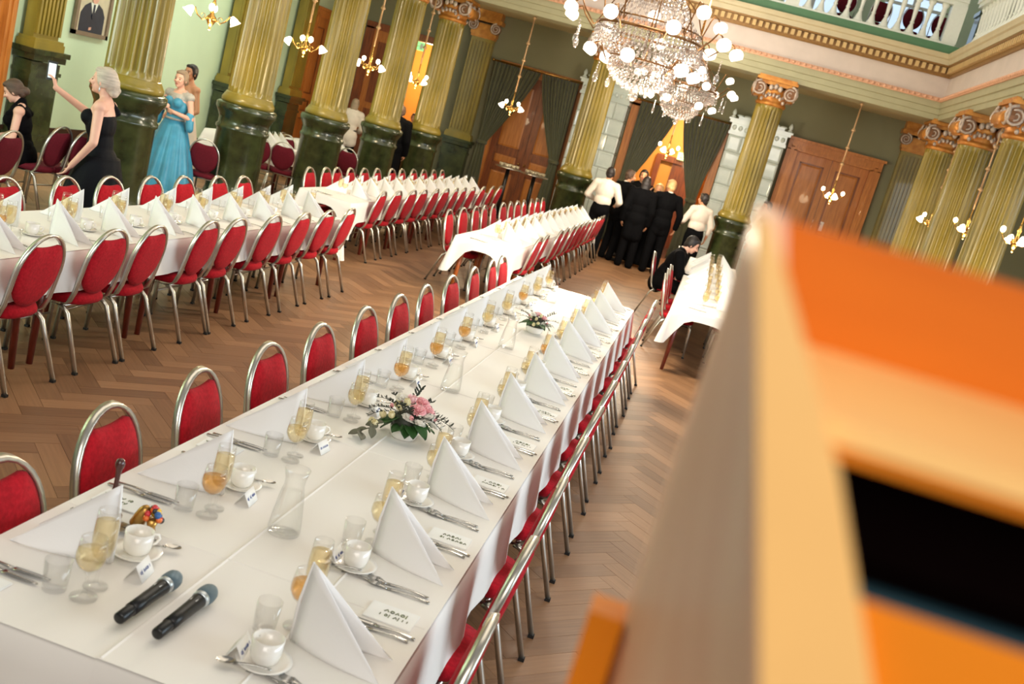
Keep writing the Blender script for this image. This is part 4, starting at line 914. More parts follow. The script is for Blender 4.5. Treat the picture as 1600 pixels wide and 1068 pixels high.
# carafes
cg = MB().lathe([(.052, 0), (.054, .004), (.055, .012), (.050, .07), (.040, .14), (.033, .17), (.034, .19), (.043, .225), (.0415, .225), (.0325, .191), (.0315, .17), (.0385, .139), (.0485, .069), (.0535, .013), (.001, .010)], 24, capt=False).mesh('carafe', M['glass'])
cw = MB().lathe([(.052, .0115), (.0528, .0135), (.0478, .069), (.0378, .139), (.0365, .145)], 24).mesh('water', M['water'])
CAR = ('carafe', cg, [('water', cw, [])])
for x, y, l in ((-1.01, 3.04, 'nearest the stage, before the flowers'), (-1.04, 5.30, 'between the two flower arrangements'), (-1.12, 9.15, 'beyond the farther flower arrangement'), (-1.03, 6.75, 'just before the farther flower arrangement')): place(CAR, 'glass water carafe on the main table, '+l, 'carafe', (x, y, ZT), R.random(), 'water carafes on the main table')
# microphones
def mic(p0, p1, label):
    p0, p1 = Vector(p0), Vector(p1); d = (p1-p0); L = d.length; a = math.atan2(d.y, d.x)
    root = thing('microphone', label, 'microphone', (p0.x, p0.y, ZT+.0), a, 'handheld microphones')
    rot = Matrix.Rotation(PI/2, 4, 'Y'); tl = .055
    def ax(prof, nm, m, n=18):
        b = MB(); b.x = Matrix.Translation((0, 0, .026)) @ Matrix.Rotation(-.035, 4, 'Y') @ rot; b.lathe(prof, n); return b.obj(nm, m, root)
    ax([(.012, 0), (.016, .003), (.0165, .05), (.0165, .056)], 'tail_cap', M['black']); ax([(.0185, .054), (.0185, .10), (.0195, .16), (.021, .19), (.0215, .20)], 'body', M['black'])
    ax([(.0225, .20), (.0245, .205), (.0245, .213), (.0235, .216)], 'grille_ring', M['silverband']); ax([(.0235, .215), (.0265, .225), (.027, .24), (.025, .256), (.019, .268), (.009, .275), (.001, .2765)], 'grille', M['grille'])
    MB().span((.165, -.009, .0482), (.19, .009, .0505)).obj('sticker', M['paper'], root)
mic((-1.105, 2.225, 0), (-1.095, 2.5, 0), 'black handheld microphone with blue grey grille, left of the pair on the table'); mic((-.995, 2.22, 0), (-.985, 2.49, 0), 'black handheld microphone with blue grey grille, right of the pair on the table')
# gold bell and gold ornament
bl = thing('hand_bell', 'gold hand bell with a dark turned wooden handle beside the first left napkin', 'bell', (-1.435, 2.70, ZT))
MB().lathe([(.036, 0), (.037, .006), (.034, .012), (.033, .03), (.030, .05), (.024, .07), (.0185, .078), (.0175, .09), (.018, .098), (.012, .1)], 20).obj('bell_body', M['bellgold'], bl)
MB().lathe([(.0345, .03), (.0355, .033), (.0345, .036)], 20, capb=False, capt=False).lathe([(.0255, .066), (.0265, .069), (.0245, .072)], 20, capb=False, capt=False).obj('bell_rings', M['bellgold'], bl)
MB().lathe([(.010, .098), (.012, .104), (.0085, .115), (.007, .14), (.0075, .165), (.009, .18), (.013, .19), (.0145, .2), (.011, .212), (.003, .216)], 14).obj('handle', M['handle'], bl)
gd = thing('gold_ornament', 'small gold ornament heaped with red, blue and yellow beads behind the first coffee cup', 'ornament', (-1.35, 2.74, ZT))
b = MB(); b.x = Matrix.Rotation(.35, 4, 'Y') @ Matrix.Translation((-.02, 0, .0)); b.lathe([(.022, .004), (.023, .008), (.021, .03), (.0215, .036), (.020, .042), (.019, .055), (.014, .07), (.006, .078)], 18); b.obj('gold_body', M['bellgold'], gd)
rr = random.Random(5)
for k in range(20): a, q = rr.random()*2*PI, rr.random(); MB().ell((.032+.026*q*math.cos(a), .022*q*math.sin(a), .045+.035*(1-q)+.01*rr.random()), .0105, 8, 6).obj('bead', M[('bred', 'bblue', 'byellow', 'borange', 'bblack')[k % 5]], gd)
b = MB(); b.lathe([(.014, 0), (.016, .003), (.012, .02), (.02, .045)], 12, (.032, 0, 0)); b.obj('bead_stand', M['bellgold'], gd)
# ------------------------------------------------------------------ flower arrangements
def petal(b, c, d, up, L, Wd, cup, t=.0006):
    d, up, c = Vector(d).normalized(), Vector(up).normalized(), Vector(c); s = d.cross(up).normalized()
    b.sheet(lambda u, v: c+d*(L*v)+s*((u-.5)*Wd*math.sin(PI*(.12+.8*v))**.7)+up*(cup*L*v*v+.18*Wd*(2*u-1)**2*(v)), 3, 3, t)
def rose(r, m, seed, open_=.6):
    q = random.Random(seed); b = MB()
    for ring, (n, tilt, L) in enumerate(((5, .15+open_*.9, 1.0), (5, .1+open_*.5, .85), (4, open_*.25, .7), (3, .05, .55))):
        for k in range(n):
            a = 2*PI*k/n+ring*.7+q.random()*.3; o = Vector((math.cos(a), math.sin(a), 0)); dr = o*math.sin(tilt)+Vector((0, 0, 1))*math.cos(tilt); petal(b, o*r*.12*(4-ring)/3, dr, o*-math.cos(tilt)+Vector((0, 0, 1))*math.sin(tilt), r*L, r*.95, .25)
    return b.mesh('flower', m)
def carnation(r, m, seed):
    q = random.Random(seed); b = MB()
    for ring, (n, tilt, L) in enumerate(((9, 1.25, 1), (8, .95, .95), (7, .6, .85), (5, .25, .75))):
        for k in range(n):
            a = 2*PI*(k+.5*ring)/n+q.uniform(-.15, .15); tl = tilt+q.uniform(-.12, .12); o = Vector((math.cos(a), math.sin(a), 0)); d = (o*math.sin(tl)+Vector((0, 0, math.cos(tl)))); up = (o*-math.cos(tl)+Vector((0, 0, math.sin(tl)))); s = d.cross(up); ph = q.random()*6
            b.sheet(lambda u, v: d*(r*L*v)+s*((u-.5)*r*.75*v)+up*(.10*r*math.sin(u*14+ph)*v), 5, 2, .0006)
    return b.mesh('flower', m)
def leaf_mesh(L, Wd, m, name='leaf', droop=.25):
    b = MB(); b.sheet(lambda u, v: (L*v, (u-.5)*Wd*math.sin(PI*min(1, v*.93+.04))**.8, -droop*L*v*v+.10*Wd*abs(2*u-1)), 4, 7, .0008); return b.mesh(name, m)
FLW = {'pink': [carnation(.034, M['petalpink'], i) for i in range(2)], 'blush': [rose(.032, M['petalblush'], i) for i in range(2)], 'white': [carnation(.028, M['petalwhite'], i+5) for i in range(2)], 'cream': [rose(.026, M['petalcream'], i+3, .35) for i in range(2)], 'bud': [rose(.017, M['petalpink'], 9, .1)]}
LFB, LFE = leaf_mesh(.10, .06, M['leaf']), leaf_mesh(.055, .036, M['euca'])
def spray(seed, L, n, m, lw=.009, ll=.02):
    q = random.Random(seed); b = MB(); pts = [Vector((L*t, .05*L*math.sin(3*t+seed), .35*L*t-.5*L*t*t)) for t in (0, .2, .4, .6, .8, 1)]
    b.tube(pts, [.0014]*6, 4)
    for k in range(n):
        t = .25+.75*k/n; i = min(4, int(t*5)); p = pts[i].lerp(pts[i+1], t*5-i); a = (1 if k % 2 else -1)*q.uniform(.6, 1.1); d = Vector((math.cos(a), math.sin(a), q.uniform(-.1, .5))); petal(b, p, d, (0, 0, 1), ll*q.uniform(.8, 1.2), lw, .1)
    return b.mesh('leaf_spray', m)
SPR = [spray(i, .15, 11, M['leafdark']) for i in range(4)]
def arrangement(loc, rz, label, big, seed):
    q = random.Random(seed); root = thing('flower_arrangement', label, 'flowers', loc, rz, 'flower arrangements on the main table')
    MB().lathe([(.05, 0), (.06, .01), (.068, .045), (.066, .048), (.05, .05)], 18).obj('tray', M['china'], root)
    MB().ell((0, 0, .075), (.065, .065, .055), 12, 8).obj('foam_base', M['leafdark'], root)
    e = 1.0 if big else .82; zs = 1.45
    def put(nm, me, x, y, z, tx=0, ty=0, s=1, a=None): o = ob(nm, me, root, (x, y, z), rot=(tx, ty, q.random()*6 if a is None else a)); o.scale = (s, s, s)
    for k in range(14): a = 2*PI*k/14+q.uniform(-.2, .2); put('leaf', LFB, .035*math.cos(a), .035*math.sin(a), .075+q.uniform(-.012, .03), 0, q.uniform(-.1, .5), e*q.uniform(.85, 1.15), a)
    fl = [('pink', .05, .03, .125), ('pink', .03, -.045, .115), ('pink', .075, -.005, .11), ('blush', .0, .02, .125), ('white', .085, -.045, .10), ('white', -.01, -.07, .09), ('white', .02, .075, .10), ('blush', .09, .04, .10), ('cream', -.05, -.02, .105), ('cream', -.075, -.055, .085), ('cream', -.055, .04, .10), ('cream', -.105, -.03, .075), ('bud', -.03, .075, .115), ('bud', -.08, .015, .10), ('white', .045, -.09, .085)]
    fl += [('white', .11, -.02, .075), ('white', -.04, .03, .13), ('bud', .01, -.10, .10), ('cream', -.02, -.045, .13), ('bud', .12, .02, .085), ('cream', .05, .09, .09)]
    if big: fl += [('cream', -.135, -.075, .055), ('cream', -.155, -.05, .05)]
    for k, (c, x, y, z) in enumerate(fl): put('flower', FLW[c][k % len(FLW[c])], x*e, y*e, z*e*zs-.025, -y*5, x*5, e*1.15)
    for k in range(18 if big else 12): a = 2*PI*k/(18 if big else 12)+q.uniform(-.2, .2); put('leaf_spray', SPR[k % 4], .045*math.cos(a), .045*math.sin(a), .11*e, 0, q.uniform(-.75, .1), e*q.uniform(.7, 1.15), a)
    if big:
        for k in range(9): put('leaf', LFE, -.10-.012*k+q.uniform(-.02, .02), -.07-.011*k+q.uniform(-.03, .03), .075-.006*k, q.uniform(-.5, .5), q.uniform(-.1, .5), q.uniform(.9, 1.3), PI+.6+q.uniform(-1.5, 1.5))
arrangement((-1.0, 4.32, ZT), .35, 'long flower arrangement of pink and cream blooms with trailing leaves, nearer the stage', True, 3)
arrangement((-.98, 7.55, ZT), 1.2, 'compact pink and white flower arrangement farther along the main table', False, 8)

# ------------------------------------------------------------------ pendant lamps
def tulip(): return MB().lathe([(.016, 0), (.03, -.02), (.045, -.05), (.05, -.075), (.066, -.10), (.064, -.10), (.047, -.075), (.042, -.05), (.001, -.03)], 14, capt=False).mesh('lamp_shade', M['lamp'])
TUL = tulip(); BULB = MB().ell((0, 0, .03), (.034, .034, .042), 10, 8).lathe([(.014, -.01), (.014, .005)], 8).mesh('bulb', M['bulb'])
def pend_kind():
    rod_ = MB().cyl((0, 0, .30), (0, 0, 1.86), .016, n=8)
    for z in (.62, .95, 1.3): rod_.lathe([(.016, -.03), (.045, 0), (.034, .018), (.016, .05)], 10, (0, 0, z))
    rod_.lathe([(.05, 1.84), (.03, 1.81), (.012, 1.78)][::-1], 12)
    body = MB().lathe([(.004, -.19), (.018, -.175), (.008, -.16), (.022, -.14), (.05, -.09), (.066, -.06), (.05, -.03), (.022, 0), (.018, .06), (.03, .1), (.014, .16), (.012, .3)], 14)
    parts = [('rod', rod_.mesh('rod', M['rodcopper']), []), ('lamp_body', body.mesh('lamp_body', M['brass']), [])]
    for k in range(4):
        a = PI/2*k+.4; c, s = math.cos(a), math.sin(a); up = k % 2
        pts = [(.04*c, .04*s, -.05), (.10*c, .10*s, -.09), (.16*c, .16*s, -.05), (.19*c, .19*s, .0), (.20*c, .20*s, .02 if up else .03)]
        arm = MB().tube(pts, .008, 6); arm.tube([(.1*c+.025*math.cos(q)*c, .1*s+.025*math.cos(q)*s, -.04+.025*math.sin(q)) for q in [i*PI/4 for i in range(7)]], .004, 5)
        if up: lampm = [('bulb', BULB, (.20*c, .20*s, .04))]
        else: lampm = [('lamp_shade', TUL, (.225*c, .225*s, .03))]
        parts.append(('arm', arm.mesh('arm', M['brass']), lampm))
    return parts
PEND = pend_kind()
def pendant(x, y, z, label, rz=0, small=False):
    root = thing('pendant_lamp', label, 'lamp', (x, y, z), rz, 'brass pendant lamps under the arches')
    for nm, me, subs in PEND:
        p = ob(nm, me, root)
        if nm == 'rod': p.scale = (1, 1, (4.28-z)/1.86)
        for sn, sm, lc in subs:
            q = ob(sn, sm, p, lc)
            if sn == 'lamp_shade': a = math.atan2(lc[1], lc[0]); q.rotation_euler = Euler((0, -.6, a), 'XYZ')
    light('pendant_glow', 'POINT', (x, y, z-.22), 30, (1.0, .78, .48), radius=.12)
for k, l in enumerate(('beside the framed portrait, at the top edge', 'between the second and third left columns', 'between the third and fourth left columns', 'between the fourth left column and the corner')): pendant(AX, 10.3+BY*(k+.5), 2.44, 'lit brass pendant lamp '+l, .3*k)
for k, l in enumerate(('in front of the closed brown doors', 'in front of the orange lit doorway', 'in front of the right wooden doors')): pendant(AX+BX*(k+.5), YC, 2.44, 'lit brass pendant lamp '+l, .5+.4*k)
for k, l in enumerate(('nearest the far corner', 'second from the far corner', 'third from the far corner')): pendant(RX, YC-BY*(k+.5), 2.46, 'lit brass pendant lamp in the right colonnade, '+l, .2+.5*k)

# ------------------------------------------------------------------ crystal chandeliers
def octa(b, c, h, r):
    c = Vector(c); n = 5; vs = [c+Vector((0, 0, h*.45)), c-Vector((0, 0, h*.55))]+[c+Vector((r*math.cos(2*PI*k/n), r*math.sin(2*PI*k/n), 0)) for k in range(n)]
    b.add(vs, [(0, 2+k, 2+(k+1) % n) for k in range(n)]+[(1, 2+(k+1) % n, 2+k) for k in range(n)])
GLOBE = MB().lathe([(.025, .0), (.06, -.012), (.088, -.045), (.094, -.085), (.08, -.125), (.07, -.14), (.066, -.14), (.07, -.12), (.001, -.05)], 16, capt=False).mesh('lamp_shade', M['globe'])
def drop_mesh():
    b = MB(); z = 0
    for k in range(5): octa(b, (0, 0, z-.014), .024, .010); z -= .025
    b.ell((0, 0, z-.045), (.026, .014, .045), 8, 6); return b.mesh('crystal_drop', M['crystal'])
DROP = drop_mesh()
def chandelier(x, y, zt, label, seed, glow=1.0):
    q = random.Random(seed); root = thing('crystal_chandelier', label, 'chandelier', (x, y, zt), q.random(), 'crystal chandeliers')
    MB().cyl((0, 0, .9), (0, 0, 5.0), .02, n=8).lathe([(.03, .55), (.09, .6), (.05, .66), (.03, .8), (.06, .86), (.02, .92)], 12).obj('stem', M['brass'], root)
    fr = MB()
    for rr_, z in ((.56, .02), (.50, .12), (.34, -.26), (.2, .5)): fr.tube([(rr_*math.cos(2*PI*k/28), rr_*math.sin(2*PI*k/28), z) for k in range(28)], .016 if rr_ > .5 else .010, 6, closed=True)
    for k in range(8): a = 2*PI*k/8; fr.tube([(.56*math.cos(a), .56*math.sin(a), .02), (.42*math.cos(a), .42*math.sin(a), .32), (.1*math.cos(a), .1*math.sin(a), .6)], .007, 5); fr.tube([(.55*math.cos(a), .55*math.sin(a), .0), (.5*math.cos(a), .5*math.sin(a), -.16), (.34*math.cos(a), .34*math.sin(a), -.26)], .007, 5)
    fr.obj('brass_hoops', M['darkbrass'], root)
    b = MB()
    for rr_, z, n, rows in ((.56, .0, 64, 4), (.50, .12, 56, 3), (.34, -.27, 44, 3), (.2, .48, 30, 5)):
        for k in range(n):
            a = 2*PI*k/n
            for j in range(rows): octa(b, (rr_*math.cos(a), rr_*math.sin(a), z-.03-.042*j), .046, .016)
    o = b.obj('crystal_curtain', M['crystal'], root); o['kind'] = 'stuff'
    b = MB()
    for ring in range(9):                                       # bowl of strung beads below the main hoop
        t = ring/8; rr_ = .54*math.cos(t*1.25); z = -.05-.25*math.sin(t*1.35); n = max(10, int(56*math.cos(t*1.2)))
        for k in range(n): a = 2*PI*(k+.5*ring)/n; octa(b, (rr_*math.cos(a), rr_*math.sin(a), z), .05, .021)
    for ring in range(8):
        t = ring/7; rr_ = .33*math.cos(t*1.3); z = -.33-.22*math.sin(t*1.35); n = max(7, int(38*math.cos(t*1.2)))
        for k in range(n): a = 2*PI*(k+.5*ring)/n; octa(b, (rr_*math.cos(a), rr_*math.sin(a), z), .046, .020)
    for ring in range(11):                                      # trunk of strands up to the crown
        t = ring/10; rr_ = .5-.36*t**.7; z = .12+.5*t; n = 36-2*ring
        for k in range(n): a = 2*PI*k/n; octa(b, (rr_*math.cos(a), rr_*math.sin(a), z), .055, .017)
    o = b.obj('crystal_bowl', M['crystal'], root); o['kind'] = 'stuff'
    MB().ell((0, 0, -.60), (.05, .05, .06), 12, 8).lathe([(.03, -.56), (.06, -.53), (.02, -.5)], 12).obj('crystal_finial', M['crystal'], root)
    for n, r0, r1, z0, z1, ph in ((9, .55, .80, .02, .10, 0), (5, .48, .62, .12, .34, .3), (6, .33, .47, -.28, -.22, .2)):
        for k in range(n):
            a = 2*PI*k/n+ph; c, s = math.cos(a), math.sin(a)
            arm = MB().tube([(r0*c, r0*s, z0), ((r0*.7+r1*.3)*c, (r0*.7+r1*.3)*s, z0-.06), ((r0*.2+r1*.8)*c, (r0*.2+r1*.8)*s, z1-.02), (r1*c, r1*s, z1+.05), ((r1+.05)*c, (r1+.05)*s, z1+.03), ((r1+.07)*c, (r1+.07)*s, z1)], .008, 6).obj('arm', M['darkbrass'], root)
            g = ob('lamp_shade', GLOBE, arm, ((r1+.07)*c, (r1+.07)*s, z1+.005), rot=(0, -.45, a)); g.scale = (.9,)*3 if n == 10 else (.78,)*3
            d = ob('crystal_drop', DROP, arm, ((r1-.03)*c, (r1-.03)*s, z0-.05)); d.scale = (1.15,)*3
    light('chandelier_glow', 'POINT', (x, y, zt-1.15), 300*glow, (1.0, .86, .66), radius=.3); light('chandelier_glow', 'POINT', (x, y, zt+1.25), 160*glow, (1.0, .88, .7), radius=.3)  # points added in open air to carry the chandelier's light
chandelier(-1.1, 11.0, 3.36, 'large lit crystal chandelier hanging nearer, its top cut by the photo edge', 1); chandelier(-1.05, 19.0, 3.52, 'lit crystal chandelier hanging lower and farther, behind the nearer one', 2, .6)

# ------------------------------------------------------------------ standing tables with glasses by the brown doors, gallery chairs
for x, y, l in ((-4.53, 23.0, 'left'), (-3.9, 22.9, 'right')):
    t = thing('standing_table', 'black standing table with glasses, %s of two by the closed brown doors' % l, 'table', (x, y, 0), 0, 'standing tables by the brown doors')
    MB().lathe([(.29, 1.12), (.31, 1.125), (.31, 1.145), (.29, 1.15)], 28).obj('table_top', M['chrome'], t); MB().cyl((0, 0, .03), (0, 0, 1.12), .045, n=12).obj('post', M['black'], t); MB().lathe([(.26, 0), (.26, .015), (.05, .04)], 24).obj('foot', M['black'], t)
    for k in range(12):
        rr_ = .2 if k < 8 else .08; a = 2*PI*k/8 if k < 8 else PI/2*(k-8)+.4
        place(TUF, 'small glass with pale glint fill at the %s of the %s standing table' % (('right rim', 'back right rim', 'back rim', 'back left rim', 'left rim', 'front left rim', 'front rim', 'front right rim', 'inner right', 'inner back', 'inner left', 'inner front')[k], l), 'glass', (x+rr_*math.cos(a), y+rr_*math.sin(a), 1.1502), 0, ('rim' if k < 8 else 'middle')+' glasses on the %s standing table' % l)
for k, x in enumerate((1.35, 2.02, 2.66, 3.22)): place(CHM, 'dark oval-backed chair %s from the right behind the gallery balusters' % ORD[3-k], 'chair', (x, YC+.75, 5.42), PI/2+R.uniform(-.1, .1), 'chairs on the gallery')
struct(MB().span((AX, YC+.1, 5.40), (RX+.3, YW, 5.425)).obj('trim_5', M['darkbase']))
# ------------------------------------------------------------------ people
def remeshed(b, name, m, voxel, smooth=3):
    """fuse the builder's closed shapes into one continuous skin"""
    me = b.mesh(name, m); o = bpy.data.objects.new(name, me); COL.objects.link(o)
    r = o.modifiers.new('r', 'REMESH'); r.mode = 'VOXEL'; r.voxel_size = voxel; r.use_smooth_shade = True
    s = o.modifiers.new('s', 'SMOOTH'); s.iterations = smooth; s.factor = .5
    dg = bpy.context.evaluated_depsgraph_get(); dg.update()
    out = bpy.data.meshes.new_from_object(o.evaluated_get(dg)); out.name = name
    bpy.data.objects.remove(o); bpy.data.meshes.remove(me)
    out.materials.clear(); out.materials.append(m)
    for p in out.polygons: p.use_smooth = True
    return out
V = Vector
def pose(h=1.7, fem=False, lean=0, sit=False, arms=None, twist=0, head=0, nod=0):
    """joints in a frame that faces +y with the feet at z = 0"""
    s = h/1.72; sw = (.165 if fem else .192)*s; J = {}
    if sit:
        J['pel'] = V((0, 0, .53)); b0 = .53
        for sd, n in ((-1, 'L'), (1, 'R')): J['hip'+n] = V((sd*.09, .02, .52)); J['kne'+n] = V((sd*.11, .44*s, .50)); J['ank'+n] = V((sd*.11, .40*s, .09)); J['toe'+n] = V((sd*.12, .54*s, .04))
    else:
        b0 = .94*s; J['pel'] = V((0, 0, b0))
        for sd, n in ((-1, 'L'), (1, 'R')): J['hip'+n] = V((sd*.088*s, 0, .91*s)); J['kne'+n] = V((sd*.10*s, .02, .49*s)); J['ank'+n] = V((sd*.105*s, -.03, .085)); J['toe'+n] = V((sd*.12*s, .12, .035))
    rot = Matrix.Rotation(-lean, 3, 'X') @ Matrix.Rotation(twist, 3, 'Z')
    up = lambda x, y, z: J['pel']+rot @ V((x*s, y*s, z*s))
    J['wai'] = up(0, .0, .16); J['che'] = up(0, .01, .36); J['nec'] = up(0, -.01, .52); J['neT'] = up(0, .015, .60)
    J['shL'] = up(-sw/s, -.005, .475); J['shR'] = up(sw/s, -.005, .475); J['hea'] = J['neT']+rot @ V((0, .02*s, .085*s)); J['rot'] = rot @ Matrix.Rotation(head, 3, 'Z') @ Matrix.Rotation(-nod, 3, 'X'); J['s'] = s; J['fem'] = fem; J['brot'] = rot
    J['hea'] = J['neT']+J['rot'] @ V((0, .022*s, .085*s))
    arms = arms or {}
    for n, sd in (('L', -1), ('R', 1)):
        el, wr = arms.get(n, (V((sd*.05, -.03, -.30)), V((sd*.05, .07, -.55))))
        J['el'+n] = J['sh'+n]+rot @ (V(el)*s); J['wr'+n] = J['sh'+n]+rot @ (V(wr)*s)
        d = (J['wr'+n]-J['el'+n]).normalized(); J['hd'+n] = d
    return J
def hand(b, w, d, n, sd, s=1, curl=.5):
    d, n = V(d).normalized(), V(n); n = (n-d*n.dot(d)).normalized(); a = d.cross(n).normalized()*sd
    for q in (-.026, -.009, .009, .024): b.caps(w+a*q*.6*s, w+(d*.078+a*q)*s, .014*s, .0125*s, 6)
    for q, L in ((-.030, .066), (-.010, .078), (.010, .072), (.029, .056)):
        p0 = w+(d*.082+a*q)*s; p1 = p0+(d*math.cos(curl)+n*math.sin(curl))*L*.5*s; p2 = p1+(d*math.cos(curl*2)+n*math.sin(curl*2))*L*.5*s; b.caps(p0, p1, .0092*s, .0086*s, 6); b.caps(p1, p2, .0086*s, .0074*s, 6)
    t0 = w+(d*.02-a*.026)*s; t1 = t0+(d*.030-a*.026+n*.012)*s; t2 = t1+(d*.030-a*.004+n*.02)*s; b.caps(t0, t1, .012*s, .010*s, 6); b.caps(t1, t2, .0095*s, .0078*s, 6)
def body_shapes(b, J, inf=0, parts=('torso', 'arms', 'legs', 'head', 'hands', 'feet'), hands={}, sleeve=1.0):
    s = J['s']; f = J['fem']; rot = J['brot']; I = inf
    q = rot.to_quaternion().to_matrix()
    if 'torso' in parts:
        b.ell(J['che'], ((.150 if f else .172)*s+I, (.108 if f else .122)*s+I, .19*s+I), 16, 10, q)
        b.ell(J['wai'], ((.118 if f else .148)*s+I, (.092 if f else .112)*s+I, .17*s+I), 16, 10, q)
        b.ell(J['pel']+V((0, -.015*s, 0)), ((.168 if f else .162)*s+I, (.122 if f else .118)*s+I, .15*s+I), 16, 10, q)
        b.caps(J['shL'], J['shR'], .058*s+I, .058*s+I); b.caps(J['shL'].lerp(J['nec'], .55), J['nec']+V((0, 0, .01)), .05*s+I, .052*s+I); b.caps(J['shR'].lerp(J['nec'], .55), J['nec']+V((0, 0, .01)), .05*s+I, .052*s+I)
        if f:
            for sd in (-1, 1): b.ell(J['che']+rot @ V((sd*.068*s, .085*s, .02*s)), (.062*s+I, .058*s+I, .062*s+I), 10, 8)
    if 'head' in parts:
        r = J['rot']; h = J['hea']
        b.caps(J['nec'], J['neT']+(h-J['neT'])*.3, (.050 if f else .060)*s, (.046 if f else .056)*s)
        b.ell(h+r @ V((0, -.008, .02))*s, (.074*s, .094*s, .098*s), 18, 12, r); b.ell(h+r @ V((0, .028, -.045))*s, (.056*s, .060*s, .066*s), 14, 10, r)
        b.ell(h+r @ V((0, .060, -.088))*s, (.026*s, .024*s, .020*s), 10, 6, r)
        b.caps(h+r @ V((0, .088, .012))*s, h+r @ V((0, .106, -.024))*s, .009*s, .0145*s, 8)
        for sd in (-1, 1): b.ell(h+r @ V((sd*.076, -.002, -.012))*s, (.011*s, .02*s, .032*s), 8, 6, r); b.ell(h+r @ V((sd*.034, .074, -.022))*s, (.024*s, .022*s, .022*s), 8, 6, r)
    if 'arms' in parts:
        for n in 'LR':
            e = J['el'+n]; w = J['wr'+n]; w2 = e.lerp(w, max(0.0, sleeve*2-1)) if sleeve < 1 else w
            b.caps(J['sh'+n], e, (.047 if f else .056)*s+I, (.037 if f else .043)*s+I)
            if sleeve > .5: b.caps(e, w2, (.037 if f else .043)*s+I, (.026 if f else .031)*s+I)
    if 'hands' in parts:
        for n, sd in (('L', -1), ('R', 1)):
            hd = hands.get(n, {}); hand(b, J['wr'+n], hd.get('d', J['hd'+n]), hd.get('n', (-sd, .2, 0)), sd*hd.get('flip', 1), s*(.92 if f else 1.02), hd.get('curl', .45))
    if 'legs' in parts:
        for n in 'LR': b.caps(J['hip'+n], J['kne'+n], .082*s+I, .056*s+I, 12); b.caps(J['kne'+n], J['ank'+n], .055*s+I, .036*s+I, 12)
    if 'feet' in parts:
        for n in 'LR': b.caps(J['ank'+n]+V((0, -.015, -.035)), J['toe'+n]+V((0, .03, 0)), .040+I, .030+I, 10)
def person(label, loc, rz, J, skin='skin', hair=None, hstyle='short', clothes=(), hands={}, group=None, vox=.0095, face=True):
    root = thing('person', label, 'person', loc, rz, group); s = J['s']; r = J['rot']; h = J['hea']
    b = MB(); body_shapes(b, J, 0, hands=hands); ob('body', remeshed(b, 'body', M[skin], vox), root)
    if hair:
        b = MB(); b.ell(h+r @ V((0, -.022, .034))*s, (.084*s, .096*s, .096*s), 16, 10, r); b.ell(h+r @ V((0, .03, .088))*s, (.062*s, .05*s, .03*s), 12, 8, r)
        for sd in (-1, 1): b.ell(h+r @ V((sd*.066, -.02, .005))*s, (.022*s, .055*s, .06*s), 10, 8, r)
        b.ell(h+r @ V((0, -.062, -.03))*s, (.066*s, .045*s, .065*s), 12, 8, r)
        if hstyle == 'bun': b.ell(h+r @ V((0, -.115, -.035))*s, (.05*s, .042*s, .046*s), 12, 8, r)
        if hstyle == 'updo': b.ell(h+r @ V((0, -.085, -.01))*s, (.07*s, .055*s, .075*s), 12, 8, r); b.ell(h+r @ V((.0, -.10, -.075))*s, (.055*s, .042*s, .042*s), 12, 8, r); b.ell(h+r @ V((.02, -.125, -.05))*s, (.03*s, .026*s, .03*s), 10, 6, r)
        if hstyle == 'long': b.ell(h+r @ V((0, -.075, -.10))*s, (.085*s, .045*s, .12*s), 12, 8, r); b.ell(h+r @ V((0, -.06, -.03))*s, (.09*s, .06*s, .1*s), 12, 8, r)
        if hstyle == 'curly':
            q = random.Random(4)
            for k in range(26): a = q.random()*6.28; z = q.uniform(-.17, .09); b.ell(h+r @ V((.085*math.cos(a), -.045-.06*abs(math.sin(a)), z))*s, .032*s, 8, 6)
        ob('hair', remeshed(b, 'hair', M[hair], .009, 2), root)
    if face:
        for sd in (-1, 1): ob('eye', MB().ell(h+r @ V((sd*.031, .079, .0))*s, (.0125*s, .008*s, .0065*s), 8, 6, r).mesh('eye', M['eye']), root); ob('eyebrow', MB().caps(h+r @ V((sd*.018, .086, .024))*s, h+r @ V((sd*.048, .075, .024))*s, .0045*s, .003*s, 6).mesh('eyebrow', M[hair or 'hairdark']), root)
        ob('mouth', MB().ell(h+r @ V((0, .0875, -.058))*s, (.022*s, .008*s, .007*s), 10, 6, r).mesh('mouth', M['lip']), root)
    for nm, m, fn in clothes:
        b = MB(); v, sm = fn(b, J); ob(nm, remeshed(b, nm, M[m], v, sm) if v else b.mesh(nm, M[m]), root)
    return root
def jacket(hem=.0, inf=.024, sleeve=.97, tucked=False):
    def fn(b, J):
        body_shapes(b, J, inf, ('arms',) if tucked else ('torso', 'arms'), sleeve=sleeve)
        if tucked:
            s = J['s']; q = J['brot']; b.ell(J['che'], (.172*s+inf, .122*s+inf, .19*s+inf), 16, 10, q); b.ell(J['wai'], (.150*s+inf, .118*s+inf, .15*s), 16, 10, q); b.caps(J['shL'], J['shR'], .058*s+inf, .058*s+inf); b.caps(J['shL'].lerp(J['nec'], .55), J['nec'], .05*s+inf, .05*s+inf); b.caps(J['shR'].lerp(J['nec'], .55), J['nec'], .05*s+inf, .05*s+inf)
        if hem: b.caps(J['pel']+V((-.07, 0, -hem)), J['pel']+V((-.05, 0, 0)), .10+inf, .11+inf, 14); b.caps(J['pel']+V((.07, 0, -hem)), J['pel']+V((.05, 0, 0)), .10+inf, .11+inf, 14)
        return .014, 4
    return fn
